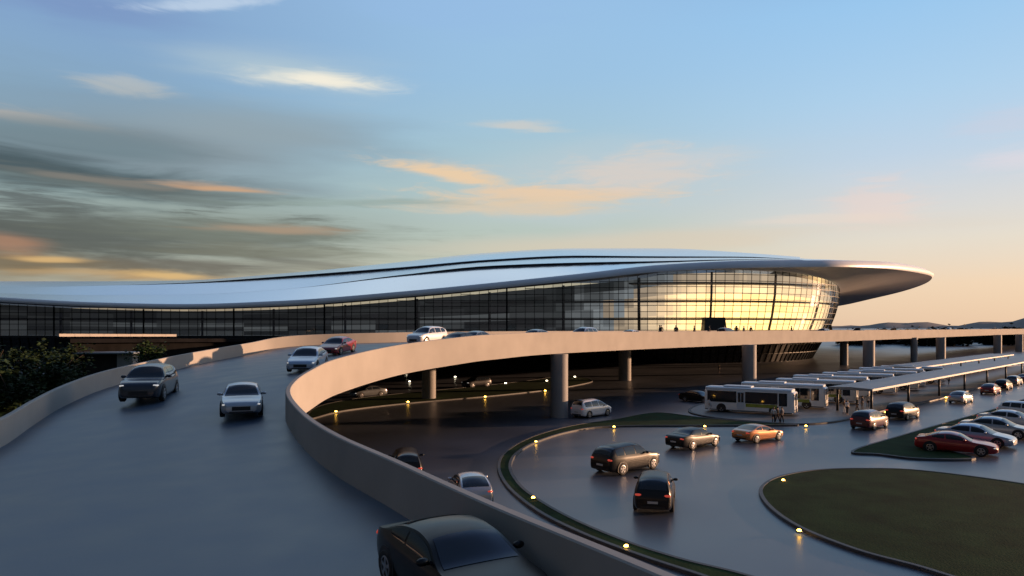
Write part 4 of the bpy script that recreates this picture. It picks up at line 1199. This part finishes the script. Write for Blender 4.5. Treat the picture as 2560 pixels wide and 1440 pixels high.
def clothes(step_, armf):
    sv_ = [(0, 0, .90), (0, 0, 1.12), (0, 0, 1.30), (0, 0, 1.43)]; sr = [.155, .145, .165, .11]; se = [(0, 1), (1, 2), (2, 3)]
    def add(V, R, E, p, rad, par): V.append(p); R.append(rad); E.append((par, len(V)-1)); return len(V)-1
    for sgn in (1, -1):
        a = add(sv_, sr, se, (0, sgn*.19, 1.40), .075, 3); b = add(sv_, sr, se, (-.03+armf*.3, sgn*.25, 1.12), .056, a); add(sv_, sr, se, (.045+armf, sgn*.25, .90), .045, b)
    tv = [(0, 0, .95)]; tr_ = [.15]; te = []
    for sgn in (1, -1):
        a = add(tv, tr_, te, (0, sgn*.095, .88), .108, 0); b = add(tv, tr_, te, (sgn*step_*.6+.02, sgn*.10, .49), .075, a); add(tv, tr_, te, (sgn*step_-.02, sgn*.10, .12), .058, b)
    return (sv_, se, sr), (tv, te, tr_)
for st_, af in ((.04, .02), (.2, .1), (.1, .22)):
    v, e, r = person_meshes(st_, af)
    body = skin_mesh('person', v, e, r, 0, M['skin'])
    (a, b, c_), (d, f, g) = clothes(st_, af)
    shirt = skin_mesh('shirt', a, b, c_, 0, CL['white']); trs = skin_mesh('trousers', d, f, g, 0, CL['dark'])
    bm = bmesh.new(); ellipsoid(bm, Vector((-.005, 0, 1.665)), (.105, .096, .10), 12, 8); hair = bpy.data.meshes.new('hair'); bm.to_mesh(hair); bm.free(); hair.materials.append(M['hair'])
    PERS.append((body, shirt, trs, hair))
def person(pos, rz, variant, top, bottom, label, group, sc=.86):
    body, shirt, trs, hair = PERS[variant]
    t = bpy.data.objects.new('person', body); COL.objects.link(t); t.location = pos; t.rotation_euler = (0, 0, rz); t.scale = (sc,)*3
    tag(t, label, 'person', group)
    for nm, me, m_ in (('shirt', shirt, CL[top]), ('trousers', trs, CL[bottom]), ('hair', hair, None)):
        o = bpy.data.objects.new(nm, me); COL.objects.link(o); o.parent = t
        if m_: o.material_slots[0].link = 'OBJECT'; o.material_slots[0].material = m_
    return t
PG = 'people waiting by the buses'
for x, y, rz, va, tp, bt, lab in ((1934, 1058, 1.2, 0, 'white', 'dark', 'person in a white top, leftmost of three standing by the nearest bus front'),
        (1944, 1057, 2.4, 1, 'dark', 'dark', 'person in all dark clothes, middle of three by the nearest bus front'),
        (1955, 1058, 2.0, 2, 'grey', 'dark', 'person in a grey top, right of three by the nearest bus front'),
        (1772, 1031, .4, 1, 'white', 'white', 'person in white beside the tail of the nearest bus'),
        (2110, 1034, -.6, 2, 'brown', 'white', 'person in brown top and white trousers at the canopy end, left of the posts'),
        (2118, 1037, .4, 0, 'white', 'dark', 'person in white top and dark trousers at the canopy end, nearest the camera'),
        (2143, 1029, 3, 1, 'dark', 'dark', 'person in dark clothes between the canopy posts'),
        (2156, 1024, 2.2, 0, 'blue', 'grey', 'person in blue top under the near end of the canopy'),
        (2170, 1021, 1.2, 0, 'white', 'dark', 'person in white top right of the canopy posts'),
        (2240, 984, 1.2, 0, 'white', 'white', 'lone person in white walking along the edge of the canopy'),
        (2372, 962, .4, 1, 'white', 'dark', 'person in white top far along the canopy'),
        (1798, 930, .4, 0, 'dark', 'dark', 'dark figure standing in the shade under the elevated road')):
    p = gnd(x, y, .1); person((p.x, p.y, .1 if x != 1798 else 0), rz, va, tp, bt, lab, PG)
UG = 'people on the upper road before the glass hall'
rnd = random.Random(8)
for k, px in enumerate((1836, 1846, 1872, 1884, 1936, 1948, 1968, 1990, 2004, 2030, 2044, 2120)):
    i = idx_at(px); p, t = along(i, 13+rnd.uniform(-1, 2))
    person(p, rnd.random()*6, k % 3, 'dark' if k % 3 else 'grey', 'dark', 'tiny dark figure among the people standing before the glowing glass', UG, 1.25)
